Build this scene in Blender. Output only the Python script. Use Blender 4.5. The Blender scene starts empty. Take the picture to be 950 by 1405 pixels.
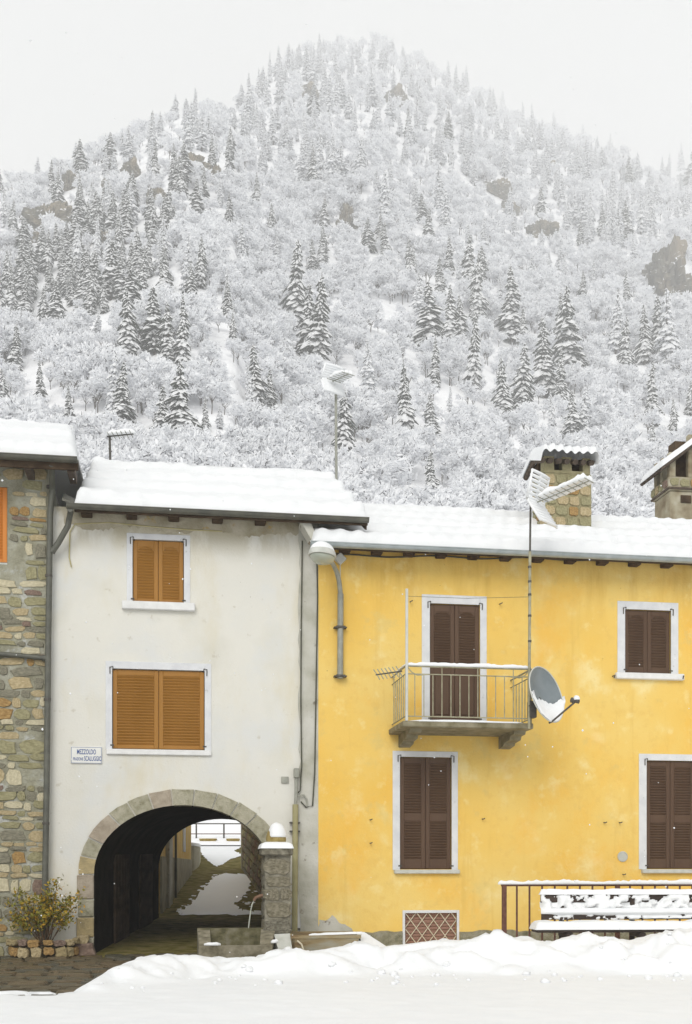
import bpy, bmesh, math, random
import numpy as np
from mathutils import Vector, Matrix

# ------------------------------------------------------------------ camera
FPX, HOR, PW, PH = 1600.0, 1195.0, 950.0, 1405.0      # focal length and eye level in photo pixels
YAW = math.radians(9.0)
CAM = Vector((0.0, -20.0, 1.4))
FW = Vector((math.sin(YAW), math.cos(YAW), 0)); RT = Vector((math.cos(YAW), -math.sin(YAW), 0))
sc = bpy.context.scene
cd = bpy.data.cameras.new('camera'); cam = bpy.data.objects.new('camera', cd)
sc.collection.objects.link(cam); sc.camera = cam
cam.location = CAM; cam.rotation_euler = (math.pi / 2, 0, -YAW)
cd.sensor_fit = 'HORIZONTAL'; cd.sensor_width = 36.0; cd.lens = 36.0 * FPX / PW
cd.shift_y = (HOR - PH / 2) / PW; cd.clip_start = 0.05; cd.clip_end = 6000

# ------------------------------------------------------------------ sky and sun (overcast)
SUN_EL, SUN_AZ = math.radians(34), math.radians(200)
w = bpy.data.worlds.new('World'); sc.world = w; w.use_nodes = True
nt = w.node_tree; nt.nodes.clear()
sky = nt.nodes.new('ShaderNodeTexSky'); sky.sky_type = 'NISHITA'; sky.sun_disc = False
sky.sun_elevation = SUN_EL; sky.sun_rotation = SUN_AZ; sky.dust_density = 6.0; sky.air_density = 1.0
hs = nt.nodes.new('ShaderNodeHueSaturation'); hs.inputs['Saturation'].default_value = 0.12
nt.links.new(sky.outputs[0], hs.inputs['Color'])
tc = nt.nodes.new('ShaderNodeTexCoord'); sx = nt.nodes.new('ShaderNodeSeparateXYZ')
nt.links.new(tc.outputs['Generated'], sx.inputs[0])
mr = nt.nodes.new('ShaderNodeMapRange'); mr.inputs['From Min'].default_value = 0.0; mr.inputs['From Max'].default_value = 1.0
mr.inputs['To Min'].default_value = 12.4; mr.inputs['To Max'].default_value = 13.4
nt.links.new(sx.outputs['Z'], mr.inputs['Value'])
cn = nt.nodes.new('ShaderNodeTexNoise'); cn.inputs['Scale'].default_value = 2.2; cn.inputs['Detail'].default_value = 5
nt.links.new(tc.outputs['Generated'], cn.inputs['Vector'])
cm = nt.nodes.new('ShaderNodeMapRange'); cm.inputs['To Min'].default_value = 0.93; cm.inputs['To Max'].default_value = 1.07
nt.links.new(cn.outputs['Fac'], cm.inputs['Value'])
mu = nt.nodes.new('ShaderNodeMath'); mu.operation = 'MULTIPLY'
nt.links.new(mr.outputs[0], mu.inputs[0]); nt.links.new(cm.outputs[0], mu.inputs[1])
cc = nt.nodes.new('ShaderNodeVectorMath'); cc.operation = 'SCALE'; cc.inputs[0].default_value = (0.985, 1.0, 0.995)
nt.links.new(mu.outputs[0], cc.inputs['Scale'])
mx = nt.nodes.new('ShaderNodeMix'); mx.data_type = 'RGBA'; mx.inputs['Factor'].default_value = 0.88
nt.links.new(hs.outputs[0], mx.inputs['A']); nt.links.new(cc.outputs[0], mx.inputs['B'])
bg = nt.nodes.new('ShaderNodeBackground'); bg.inputs['Strength'].default_value = 0.066
nt.links.new(mx.outputs['Result'], bg.inputs['Color'])
wo = nt.nodes.new('ShaderNodeOutputWorld'); nt.links.new(bg.outputs[0], wo.inputs['Surface'])
sl = bpy.data.lights.new('sun', 'SUN'); sl.energy = 1.5; sl.angle = math.radians(35); sl.color = (1, 0.97, 0.92)
sun = bpy.data.objects.new('sun', sl); sc.collection.objects.link(sun)
sdir = Vector((math.sin(SUN_AZ) * math.cos(SUN_EL), math.cos(SUN_AZ) * math.cos(SUN_EL), math.sin(SUN_EL)))
sun.rotation_euler = sdir.to_track_quat('Z', 'Y').to_euler(); sun.location = (-10, -30, 40)
vs = sc.view_settings; vs.view_transform = 'Standard'; vs.look = 'None'; vs.gamma = 1.0; vs.use_curve_mapping = False
vs.exposure = -0.01
sc.render.engine = 'CYCLES'; sc.cycles.use_denoising = True
sc.cycles.max_bounces = 24; sc.cycles.diffuse_bounces = 24; sc.cycles.transmission_bounces = 24; sc.cycles.volume_bounces = 10; sc.cycles.transparent_max_bounces = 8

# ------------------------------------------------------------------ helpers
RND = random.Random(7)
def px(u, v, Y=0.0):
    """world point of photo pixel (u, v) on the wall plane y = Y"""
    r = FW + RT * ((u - PW / 2) / FPX) + Vector((0, 0, (HOR - v) / FPX))
    return CAM + r * ((Y - CAM.y) / r.y)
def X(u, Y=0.0): return px(u, HOR, Y).x
def Z(u, v, Y=0.0): return px(u, v, Y).z
def atD(u, D, z=None, v=None):
    p = CAM + FW * D + RT * ((u - PW / 2) / FPX * D)
    p.z = z if z is not None else CAM.z + (HOR - v) / FPX * D
    return p
def lat(ix, iy, seed):
    n = (ix.astype(np.int64) * 374761393 + iy.astype(np.int64) * 668265263 + seed * 1442695041) & 0x7fffffff
    n = ((n ^ (n >> 13)) * 1274126177) & 0x7fffffff
    n = ((n ^ (n >> 15)) * 69069 + 1) & 0x7fffffff
    return ((n ^ (n >> 16)) & 0xffff) / 65535.0
def vn(x, y, seed=0):
    x = np.asarray(x, float); y = np.asarray(y, float)
    ix = np.floor(x); iy = np.floor(y); fx = x - ix; fy = y - iy
    fx = fx * fx * (3 - 2 * fx); fy = fy * fy * (3 - 2 * fy)
    a = lat(ix, iy, seed); b = lat(ix + 1, iy, seed); c = lat(ix, iy + 1, seed); d = lat(ix + 1, iy + 1, seed)
    return (a * (1 - fx) + b * fx) * (1 - fy) + (c * (1 - fx) + d * fx) * fy
def fbm(x, y, seed=0, o=4):
    s = 0; a = 0.5; k = 1.0
    for i in range(o):
        s = s + a * vn(np.asarray(x) * k, np.asarray(y) * k, seed + i * 17); a *= 0.5; k *= 2.03
    return s

def mat(name, cols, scale=4.0, rough=0.85, bump=0.0, bscale=None, detail=6, spec=0.3, metal=0.0, pos=None, stretch=None, bdist=0.02, gen=False):
    m = bpy.data.materials.new(name); m.use_nodes = True
    n = m.node_tree; b = n.nodes['Principled BSDF']
    b.inputs['Roughness'].default_value = rough; b.inputs['Metallic'].default_value = metal
    b.inputs['Specular IOR Level'].default_value = spec
    t = n.nodes.new('ShaderNodeTexCoord'); src = t.outputs['Generated' if gen else 'Object']
    if stretch:
        mp = n.nodes.new('ShaderNodeMapping'); mp.inputs['Scale'].default_value = stretch
        n.links.new(src, mp.inputs[0]); src = mp.outputs[0]
    if len(cols) == 1: b.inputs['Base Color'].default_value = (*cols[0], 1)
    else:
        no = n.nodes.new('ShaderNodeTexNoise'); no.inputs['Scale'].default_value = scale; no.inputs['Detail'].default_value = detail
        n.links.new(src, no.inputs['Vector'])
        cr = n.nodes.new('ShaderNodeValToRGB'); e = cr.color_ramp.elements
        k = len(cols); pp = pos or [0.3 + 0.4 * i / (k - 1) for i in range(k)]
        while len(e) < k: e.new(0.5)
        for i in range(k): e[i].position = pp[i]; e[i].color = (*cols[i], 1)
        n.links.new(no.outputs['Fac'], cr.inputs[0]); n.links.new(cr.outputs[0], b.inputs['Base Color'])
    if bump:
        nb = n.nodes.new('ShaderNodeTexNoise'); nb.inputs['Scale'].default_value = bscale or scale * 6; nb.inputs['Detail'].default_value = 5
        n.links.new(src, nb.inputs['Vector'])
        bp = n.nodes.new('ShaderNodeBump'); bp.inputs['Strength'].default_value = bump; bp.inputs['Distance'].default_value = bdist
        n.links.new(nb.outputs['Fac'], bp.inputs['Height']); n.links.new(bp.outputs[0], b.inputs['Normal'])
    return m
def layer(m, cols2, scale, lo, hi, stretch=None, fac=1.0, zr=None):
    """lay a second stain colour over the base, where a second noise is high (zr: only within a height band)"""
    n = m.node_tree; b = n.nodes['Principled BSDF']; lk = b.inputs['Base Color'].links
    t = n.nodes.new('ShaderNodeTexCoord'); src = t.outputs['Object']; o = src
    if stretch:
        mp = n.nodes.new('ShaderNodeMapping'); mp.inputs['Scale'].default_value = stretch; mp.inputs['Location'].default_value = (3.1, 1.7, 5.3)
        n.links.new(src, mp.inputs[0]); o = mp.outputs[0]
    no = n.nodes.new('ShaderNodeTexNoise'); no.inputs['Scale'].default_value = scale; no.inputs['Detail'].default_value = 7; no.inputs['Roughness'].default_value = 0.62
    n.links.new(o, no.inputs['Vector'])
    r = n.nodes.new('ShaderNodeMapRange'); r.inputs['From Min'].default_value = lo; r.inputs['From Max'].default_value = hi
    r.inputs['To Max'].default_value = fac; r.interpolation_type = 'SMOOTHSTEP'
    n.links.new(no.outputs['Fac'], r.inputs['Value']); f = r.outputs[0]
    if zr:
        s = n.nodes.new('ShaderNodeSeparateXYZ'); n.links.new(src, s.inputs[0])
        q = n.nodes.new('ShaderNodeMapRange'); q.inputs['From Min'].default_value = zr[0]; q.inputs['From Max'].default_value = zr[1]
        n.links.new(s.outputs['Z'], q.inputs['Value'])
        mm = n.nodes.new('ShaderNodeMath'); mm.operation = 'MULTIPLY'; n.links.new(f, mm.inputs[0]); n.links.new(q.outputs[0], mm.inputs[1]); f = mm.outputs[0]
    mi = n.nodes.new('ShaderNodeMix'); mi.data_type = 'RGBA'
    if lk: n.links.new(lk[0].from_socket, mi.inputs['A'])
    else: mi.inputs['A'].default_value = b.inputs['Base Color'].default_value
    mi.inputs['B'].default_value = (*cols2, 1); n.links.new(f, mi.inputs['Factor']); n.links.new(mi.outputs['Result'], b.inputs['Base Color'])
    return m

class MB:
    def __init__(s): s.v = []; s.f = []; s.m = []
    def add(s, vs_, fs, mi=0):
        o = len(s.v); s.v += [tuple(p) for p in vs_]; s.f += [tuple(i + o for i in f) for f in fs]; s.m += [mi] * len(fs); return s
    def box(s, x0, x1, y0, y1, z0, z1, mi=0, c=0.0):
        if x0 > x1: x0, x1 = x1, x0
        if y0 > y1: y0, y1 = y1, y0
        if z0 > z1: z0, z1 = z1, z0
        return s.obox(((x0 + x1) / 2, (y0 + y1) / 2, (z0 + z1) / 2), ((x1 - x0) / 2, 0, 0), (0, (y1 - y0) / 2, 0), (0, 0, (z1 - z0) / 2), mi, c)
    def obox(s, o, a, b, c_, mi=0, c=0.0):
        o, a, b, d = Vector(o), Vector(a), Vector(b), Vector(c_)
        P = lambda i, j, k: o + a * i + b * j + d * k
        if c <= 0:
            vs_ = [P(i, j, k) for k in (-1, 1) for j in (-1, 1) for i in (-1, 1)]
            return s.add(vs_, [(0, 2, 3, 1), (4, 5, 7, 6), (0, 1, 5, 4), (2, 6, 7, 3), (0, 4, 6, 2), (1, 3, 7, 5)], mi)
        ca, cb, cc_ = [max(0.0, 1 - c / max(q.length, 1e-6)) for q in (a, b, d)]
        vs_ = []; idx = {}
        for i in (-1, 1):
            for j in (-1, 1):
                for k in (-1, 1):
                    for t, (p, q, r) in enumerate(((1, cb, cc_), (ca, 1, cc_), (ca, cb, 1))):
                        idx[i, j, k, t] = len(vs_); vs_.append(P(i * p, j * q, k * r))
        fs = []
        for sg in (-1, 1):
            fs += [tuple(idx[sg, j, k, 0] for j, k in ((-1, -1), (1, -1), (1, 1), (-1, 1))),
                   tuple(idx[i, sg, k, 1] for i, k in ((-1, -1), (1, -1), (1, 1), (-1, 1))),
                   tuple(idx[i, j, sg, 2] for i, j in ((-1, -1), (1, -1), (1, 1), (-1, 1)))]
        for p in (-1, 1):
            for q in (-1, 1):
                fs += [(idx[p, q, -1, 0], idx[p, q, 1, 0], idx[p, q, 1, 1], idx[p, q, -1, 1]),
                       (idx[p, -1, q, 0], idx[p, 1, q, 0], idx[p, 1, q, 2], idx[p, -1, q, 2]),
                       (idx[-1, p, q, 1], idx[1, p, q, 1], idx[1, p, q, 2], idx[-1, p, q, 2])]
                for r in (-1, 1): fs.append((idx[p, q, r, 0], idx[p, q, r, 1], idx[p, q, r, 2]))
        return s.add(vs_, fs, mi)
    def tube(s, pts, r, n=8, mi=0, cap=True, flat=None):
        pts = [Vector(p) for p in pts]; k = len(pts); rs = r if isinstance(r, (list, tuple)) else [r] * k
        vs_ = []; fs = []; nrm = None
        for i, p in enumerate(pts):
            t = (pts[min(i + 1, k - 1)] - pts[max(i - 1, 0)]).normalized()
            if nrm is None:
                nrm = t.cross(Vector((0, 0, 1)))
                if nrm.length < 0.05: nrm = t.cross(Vector((0, 1, 0)))
            nrm = (nrm - t * nrm.dot(t)).normalized(); bi = t.cross(nrm)
            for j in range(n):
                a = 2 * math.pi * (j + 0.5) / n; vs_.append(p + (nrm * math.cos(a) + bi * math.sin(a)) * rs[i])
        for i in range(k - 1):
            for j in range(n): fs.append((i * n + j, i * n + (j + 1) % n, (i + 1) * n + (j + 1) % n, (i + 1) * n + j))
        if cap: fs += [tuple(range(n - 1, -1, -1)), tuple((k - 1) * n + j for j in range(n))]
        return s.add(vs_, fs, mi)
    def prism(s, poly, ext, mi=0):
        """extrude a closed 3D polygon by a vector"""
        n = len(poly); ext = Vector(ext); vs_ = [Vector(p) for p in poly] + [Vector(p) + ext for p in poly]
        return s.add(vs_, [tuple(range(n)), tuple(range(2 * n - 1, n - 1, -1))] + [(i, i + n, (i + 1) % n + n, (i + 1) % n) for i in range(n)], mi)
    def revolve(s, o, prof, n=16, mi=0, axis=None):
        o = Vector(o); q = Vector((0, 0, 1)).rotation_difference(Vector(axis).normalized()) if axis else None
        vs_ = []; fs = []; k = len(prof)
        for r, z in prof:
            for j in range(n):
                a = 2 * math.pi * j / n; p = Vector((r * math.cos(a), r * math.sin(a), z)); vs_.append(o + (q @ p if q else p))
        for i in range(k - 1):
            for j in range(n): fs.append((i * n + j, i * n + (j + 1) % n, (i + 1) * n + (j + 1) % n, (i + 1) * n + j))
        return s.add(vs_, fs + [tuple(range(n)), tuple((k - 1) * n + j for j in range(n))], mi)
    def snow(s, pts, wd, h, mi=0, seed=1, n=7, rag=0.25, under=0.1):
        """a heap of snow along a line: domed section, uneven"""
        pts = [Vector(p) for p in pts]; L = sum((pts[i + 1] - pts[i]).length for i in range(len(pts) - 1))
        k = max(4, int(L / max(0.045, wd * 0.4))); q = []
        for i in range(k + 1):
            t = i / k * (len(pts) - 1); a = min(int(t), len(pts) - 2); q.append(pts[a].lerp(pts[a + 1], t - a))
        R = random.Random(seed); vs_ = []; fs = []; hh = 1.0; side = 1.0
        for i, p in enumerate(q):
            t = (q[min(i + 1, k)] - q[max(i - 1, 0)]); t.z = 0; t.normalize(); sd = Vector((t.y, -t.x, 0))
            hh = 0.6 * hh + 0.4 * R.uniform(1 - rag * 1.6, 1 + rag * 1.6); side = 0.5 * side + 0.5 * R.uniform(1 - rag, 1 + rag)
            e = min(1, (min(i, k - i) + 0.35) / 1.6) ** 0.5
            for j in range(n):
                a = math.pi * j / (n - 1) ; ca = math.cos(a); sa = math.sin(a)
                vs_.append(p + sd * (wd / 2 * ca * e * side) + Vector((0, 0, h * (sa ** 0.7) * hh * e - (under * h if j in (0, n - 1) else 0))))
        for i in range(k):
            for j in range(n - 1): fs.append((i * n + j, i * n + j + 1, (i + 1) * n + j + 1, (i + 1) * n + j))
            fs.append((i * n, (i + 1) * n, (i + 1) * n + n - 1, i * n + n - 1))
        fs += [tuple(range(n)), tuple(k * n + j for j in range(n))]
        return s.add(vs_, fs, mi)
    def build(s, name, mats, parent=None, smooth=False):
        me = bpy.data.meshes.new(name); me.from_pydata(s.v, [], s.f); me.update()
        mats = mats if isinstance(mats, (list, tuple)) else [mats]
        for m in mats: me.materials.append(m)
        if len(mats) > 1: me.polygons.foreach_set('material_index', s.m)
        bm = bmesh.new(); bm.from_mesh(me); bmesh.ops.recalc_face_normals(bm, faces=bm.faces); bm.to_mesh(me); bm.free()
        if smooth:
            me.polygons.foreach_set('use_smooth', [True] * len(me.polygons))
            if smooth != 'all':
                try: me.set_sharp_from_angle(angle=math.radians(40))
                except Exception: pass
        return link(name, me, parent)
def link(name, me, parent=None):
    o = bpy.data.objects.new(name, me); sc.collection.objects.link(o)
    if parent is not None: setparent(o, parent)
    return o
WM = {}
def setparent(o, p):
    o.parent = p
    r = p
    while r.parent: r = r.parent
    # meshes hold world coordinates; only the root Empty is moved
    if p.parent is None and p.type == 'EMPTY': o.matrix_parent_inverse = Matrix.Translation(-p.location)
def thing(name, label, cat, loc, group=None):
    o = bpy.data.objects.new(name, None); sc.collection.objects.link(o); o.location = loc; o.empty_display_size = 0.3
    o['label'] = label; o['category'] = cat
    if group: o['group'] = group
    return o
def tag(o, label, cat, group=None):
    o['label'] = label; o['category'] = cat
    if group: o['group'] = group
    return o
def kind(o, k): o['kind'] = k; return o
def grid(name, xs, ys, zf, m, parent=None, smooth='all'):
    """height field on arrays xs, ys; zf(X, Y) -> Z"""
    XX, YY = np.meshgrid(xs, ys); ZZ = zf(XX, YY); nx, ny = len(xs), len(ys)
    return gridpts(name, XX, YY, ZZ, m, parent, smooth)
def gridpts(name, XX, YY, ZZ, m, parent=None, smooth='all'):
    ny, nx = XX.shape; co = np.stack([XX, YY, ZZ], -1).reshape(-1, 3)
    i = (np.arange(ny - 1)[:, None] * nx + np.arange(nx - 1)[None]).reshape(-1)
    fc = np.stack([i, i + 1, i + nx + 1, i + nx], -1)
    me = bpy.data.meshes.new(name); me.from_pydata(co.tolist(), [], fc.tolist()); me.update()
    if smooth: me.polygons.foreach_set('use_smooth', [True] * len(me.polygons))
    me.materials.append(m)
    return link(name, me, parent)

# ------------------------------------------------------------------ materials
SNOW = mat('snow', [(0.815, 0.83, 0.845), (0.85, 0.86, 0.87)], 3, 0.6, 0.08, 14, spec=0.2, bdist=0.03)
SNOW_ROOF = mat('roof_snow', [(0.76, 0.775, 0.79), (0.80, 0.81, 0.82)], 3, 0.6, 0.2, 9, spec=0.2, bdist=0.03)
WHITEP = mat('white_plaster', [(0.62, 0.605, 0.535), (0.69, 0.675, 0.615), (0.665, 0.655, 0.605)], 0.9, 0.92, 0.35, 28, 8, bdist=0.012)
layer(WHITEP, (0.52, 0.50, 0.43), 7.0, 0.64, 0.74, fac=0.6)
layer(WHITEP, (0.34, 0.31, 0.24), 13.0, 0.69, 0.715)
layer(WHITEP, (0.64, 0.65, 0.64), 0.7, 0.48, 0.66, fac=0.7)
layer(WHITEP, (0.46, 0.42, 0.33), 5.0, 0.62, 0.70, fac=0.5)
layer(WHITEP, (0.62, 0.56, 0.40), 1.2, 0.5, 0.75, stretch=(1, 1, 0.35), fac=0.6)
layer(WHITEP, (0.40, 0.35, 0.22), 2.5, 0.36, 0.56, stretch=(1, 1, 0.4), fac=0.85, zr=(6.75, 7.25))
YELP = mat('yellow_plaster', [(0.78, 0.49, 0.095), (0.79, 0.54, 0.14), (0.79, 0.59, 0.2)], 0.55, 0.92, 0.4, 30, 9, bdist=0.012)
layer(YELP, (0.84, 0.71, 0.36), 1.1, 0.54, 0.72, fac=0.7)
layer(YELP, (0.82, 0.44, 0.05), 0.7, 0.50, 0.70, stretch=(1.1, 1, 0.8), fac=0.55)
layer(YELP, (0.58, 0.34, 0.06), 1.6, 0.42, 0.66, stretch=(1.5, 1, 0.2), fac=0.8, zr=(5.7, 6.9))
layer(YELP, (0.36, 0.22, 0.06), 15.0, 0.715, 0.735)
layer(YELP, (0.66, 0.42, 0.09), 3.0, 0.54, 0.70, stretch=(1.4, 1, 0.10), fac=0.4)
layer(YELP, (0.72, 0.47, 0.12), 6.0, 0.50, 0.68, fac=0.45)
layer(YELP, (0.84, 0.68, 0.30), 3.2, 0.56, 0.70, fac=0.5)
layer(YELP, (0.66, 0.52, 0.20), 1.5, 0.58, 0.70, fac=0.45)
GREYP = mat('grey_cement', [(0.36, 0.35, 0.28), (0.48, 0.47, 0.41), (0.56, 0.55, 0.50)], 2.2, 0.95, 0.5, 22)
layer(GREYP, (0.16, 0.13, 0.09), 5.0, 0.6, 0.7, fac=0.8)
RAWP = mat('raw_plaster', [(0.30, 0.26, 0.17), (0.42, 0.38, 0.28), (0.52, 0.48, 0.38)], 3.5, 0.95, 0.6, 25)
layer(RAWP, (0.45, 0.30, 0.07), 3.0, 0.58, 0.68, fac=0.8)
PLINTH = mat('rough_plinth', [(0.16, 0.15, 0.09), (0.27, 0.25, 0.17), (0.33, 0.31, 0.24)], 9, 0.95, 1.0, 40, bdist=0.03)
TRIM = mat('painted_trim', [(0.60, 0.61, 0.63), (0.70, 0.71, 0.72)], 6, 0.8, 0.15, 40)
layer(TRIM, (0.42, 0.42, 0.40), 14, 0.62, 0.72, fac=0.6)
SILL = mat('sill_stone', [(0.46, 0.47, 0.42), (0.58, 0.58, 0.54)], 8, 0.85, 0.2, 50)
WSILL = mat('white_sill', [(0.68, 0.68, 0.67), (0.78, 0.78, 0.77)], 8, 0.85, 0.2, 50)
ORANGE = mat('orange_shutter_paint', [(0.305, 0.140, 0.020), (0.355, 0.167, 0.030)], 3, 0.5, 0.08, 60, stretch=(1, 1, 0.2))
ORANGE2 = mat('red_orange_shutter_paint', [(0.50, 0.16, 0.022), (0.56, 0.2, 0.03)], 3, 0.5, 0.08, 60, stretch=(1, 1, 0.2))
BROWN = mat('brown_shutter_paint', [(0.080, 0.043, 0.024), (0.105, 0.060, 0.034)], 3, 0.5, 0.08, 60, stretch=(1, 1, 0.2))
IRON = mat('dark_iron', [(0.05, 0.045, 0.04), (0.09, 0.08, 0.065)], 20, 0.6, 0.1, 60, spec=0.5)
RUSTRAIL = mat('red_brown_rail_paint', [(0.10, 0.04, 0.03), (0.16, 0.075, 0.05)], 15, 0.6, 0.1, 60)
RAILP = mat('weathered_rail_paint', [(0.26, 0.24, 0.15), (0.40, 0.38, 0.27)], 12, 0.6, 0.1, 60, spec=0.4)
ZINC = mat('zinc_gutter', [(0.30, 0.34, 0.35), (0.42, 0.46, 0.47)], 5, 0.5, 0.05, 30, spec=0.5, metal=0.3)
DARKGUT = mat('dark_gutter', [(0.06, 0.062, 0.05), (0.12, 0.115, 0.09)], 5, 0.5, 0.1, 30, spec=0.5)
PIPE = mat('grey_green_pipe', [(0.07, 0.072, 0.058), (0.12, 0.12, 0.095)], 6, 0.55, 0.1, 30, spec=0.5)
CONDUIT = mat('olive_conduit', [(0.28, 0.25, 0.12), (0.36, 0.33, 0.18)], 6, 0.55, 0.1, 30)
CABLE = mat('dark_cable', [(0.06, 0.06, 0.045), (0.10, 0.10, 0.07)], 9, 0.7)
CABLEY = mat('weathered_cable', [(0.42, 0.37, 0.18), (0.5, 0.45, 0.26)], 9, 0.7)
WOOD = mat('dark_weathered_wood', [(0.045, 0.03, 0.02), (0.10, 0.07, 0.045)], 6, 0.9, 0.3, 30, stretch=(1, 0.2, 1), spec=0.05)
SOFFIT = mat('soffit_boards', [(0.16, 0.12, 0.075), (0.25, 0.2, 0.13)], 5, 0.85, 0.2, 30, stretch=(0.3, 1, 1))
MORTAR = mat('rubble_mortar', [(0.21, 0.20, 0.14), (0.31, 0.30, 0.225), (0.39, 0.385, 0.32)], 3.5, 0.95, 0.9, 18, bdist=0.04)
layer(MORTAR, (0.50, 0.51, 0.50), 1.7, 0.58, 0.66, fac=0.7)
ST = [mat('stone_tan', [(0.360, 0.281, 0.151), (0.552, 0.456, 0.281)], 7, 0.9, 0.7, 25), mat('stone_ochre', [(0.264, 0.152, 0.054), (0.480, 0.316, 0.130)], 7, 0.9, 0.7, 25),
      mat('stone_grey', [(0.156, 0.146, 0.108), (0.312, 0.292, 0.216)], 8, 0.9, 0.7, 25), mat('stone_pale', [(0.456, 0.409, 0.270), (0.648, 0.585, 0.421)], 7, 0.9, 0.6, 25),
      mat('stone_purple', [(0.168, 0.111, 0.086), (0.300, 0.222, 0.173)], 8, 0.9, 0.7, 25), mat('stone_green', [(0.240, 0.222, 0.119), (0.396, 0.363, 0.216)], 6, 0.9, 0.7, 25)]
ARCHS = [mat('arch_stone', [(0.24, 0.225, 0.15), (0.36, 0.34, 0.25), (0.43, 0.40, 0.31)], 9, 0.92, 0.8, 35), mat('arch_stone_ochre', [(0.33, 0.27, 0.15), (0.48, 0.38, 0.2)], 8, 0.92, 0.8, 35),
         mat('arch_stone_pink', [(0.30, 0.25, 0.19), (0.43, 0.37, 0.29)], 9, 0.92, 0.8, 35)]
GRANITE = mat('fountain_granite', [(0.10, 0.09, 0.065), (0.20, 0.185, 0.14), (0.30, 0.28, 0.22)], 9, 0.9, 0.8, 35)
GRAN2 = mat('fountain_tan_stone', [(0.13, 0.115, 0.075), (0.24, 0.215, 0.15), (0.33, 0.30, 0.23)], 7, 0.9, 0.9, 30)
MOSSY = mat('mossy_stone', [(0.07, 0.065, 0.03), (0.15, 0.135, 0.07), (0.21, 0.19, 0.13)], 8, 0.8, 0.7, 30)
OCHRE = mat('ochre_ball_stone', [(0.22, 0.155, 0.04), (0.38, 0.30, 0.12)], 10, 0.9, 0.5, 30)
PAVE = [mat('wet_slab_%d' % i, [a, b], 6, 0.42, 0.6, 25, spec=0.5) for i, (a, b) in enumerate((((0.065, 0.05, 0.025), (0.14, 0.11, 0.06)), ((0.085, 0.06, 0.03), (0.17, 0.125, 0.065)), ((0.055, 0.05, 0.032), (0.12, 0.11, 0.075))))]
SOIL = mat('wet_joint_soil', [(0.03, 0.025, 0.012), (0.07, 0.055, 0.03)], 12, 0.7, 0.8, 40)
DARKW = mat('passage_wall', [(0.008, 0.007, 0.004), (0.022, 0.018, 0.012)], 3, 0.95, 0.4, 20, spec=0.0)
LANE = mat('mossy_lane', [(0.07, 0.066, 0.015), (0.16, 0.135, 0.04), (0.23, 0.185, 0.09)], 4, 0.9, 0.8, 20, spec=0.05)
LANEY = mat('lane_house_plaster', [(0.66, 0.44, 0.12), (0.74, 0.52, 0.18), (0.70, 0.54, 0.26)], 2, 0.92, 0.4, 20)
LANEG = mat('lane_house_base', [(0.28, 0.26, 0.19), (0.42, 0.39, 0.30)], 3, 0.92, 0.4, 20)
TERRA = mat('weathered_tile', [(0.06, 0.045, 0.035), (0.13, 0.10, 0.075)], 12, 0.9, 0.3, 40)
SIGNW = mat('enamel_sign', [(0.70, 0.70, 0.66), (0.76, 0.76, 0.73)], 5, 0.4, 0, spec=0.5)
SIGNB = mat('sign_blue', [(0.055, 0.10, 0.27)], 1, 0.5)
SLATEB = mat('slate_grey_dish', [(0.17, 0.20, 0.215), (0.21, 0.24, 0.255)], 6, 0.45, 0, spec=0.4)
LAMPG = mat('lamp_grey', [(0.50, 0.51, 0.47), (0.60, 0.60, 0.56)], 6, 0.45, 0.05, 30, spec=0.4)
LAMPP = mat('galvanised_post', [(0.23, 0.235, 0.20), (0.34, 0.34, 0.29)], 8, 0.5, 0.05, 40, spec=0.5)
LAMPGL = mat('lamp_cover', [(0.42, 0.45, 0.38)], 1, 0.25, spec=0.6)
BRICKG = mat('grille_board', [(0.24, 0.13, 0.09), (0.33, 0.19, 0.14)], 8, 0.8, 0.2, 40, stretch=(0.3, 1, 3))
LATT = mat('cream_lattice', [(0.56, 0.50, 0.36), (0.66, 0.60, 0.46)], 10, 0.6)
WATER = mat('water', [(0.035, 0.045, 0.035)], 1, 0.06, 0.3, 14, spec=0.6)
ROCK = mat('cliff_rock', [(0.05, 0.048, 0.04), (0.14, 0.13, 0.10), (0.27, 0.22, 0.15)], 0.8, 0.95, 0.8, 1.2, stretch=(1, 1, 0.35), bdist=0.5)
NEEDLE = mat('spruce_needles', [(0.014, 0.022, 0.018), (0.038, 0.052, 0.028)], 0.9, 0.8, spec=0.2)
TSNOW = mat('branch_snow', [(0.93, 0.935, 0.95), (0.96, 0.965, 0.97)], 0.6, 0.7, spec=0.15)
TWIGS = mat('frosted_twigs', [(0.92, 0.925, 0.94), (0.96, 0.965, 0.97)], 0.6, 0.8, spec=0.1)
def translucent(m, f):
    n = m.node_tree; b = n.nodes['Principled BSDF']; t = n.nodes.new('ShaderNodeBsdfTranslucent'); x = n.nodes.new('ShaderNodeMixShader'); x.inputs[0].default_value = f
    n.links.new(b.inputs['Base Color'].links[0].from_socket, t.inputs[0]); n.links.new(b.outputs[0], x.inputs[1]); n.links.new(t.outputs[0], x.inputs[2]); n.links.new(x.outputs[0], n.nodes['Material Output'].inputs['Surface'])
translucent(TWIGS, .35); translucent(TSNOW, .25)
TWIG = mat('dark_twigs', [(0.035, 0.032, 0.045), (0.09, 0.08, 0.09)], 1.2, 0.9, spec=0.1)
BARK = mat('tree_bark', [(0.06, 0.05, 0.042), (0.13, 0.11, 0.095)], 2, 0.9, spec=0.1)
LEAFO = mat('autumn_leaf', [(0.44, 0.23, 0.02), (0.36, 0.27, 0.03)], 8, 0.6); LEAFG = mat('olive_leaf', [(0.14, 0.145, 0.02), (0.25, 0.22, 0.035)], 8, 0.6)
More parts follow.
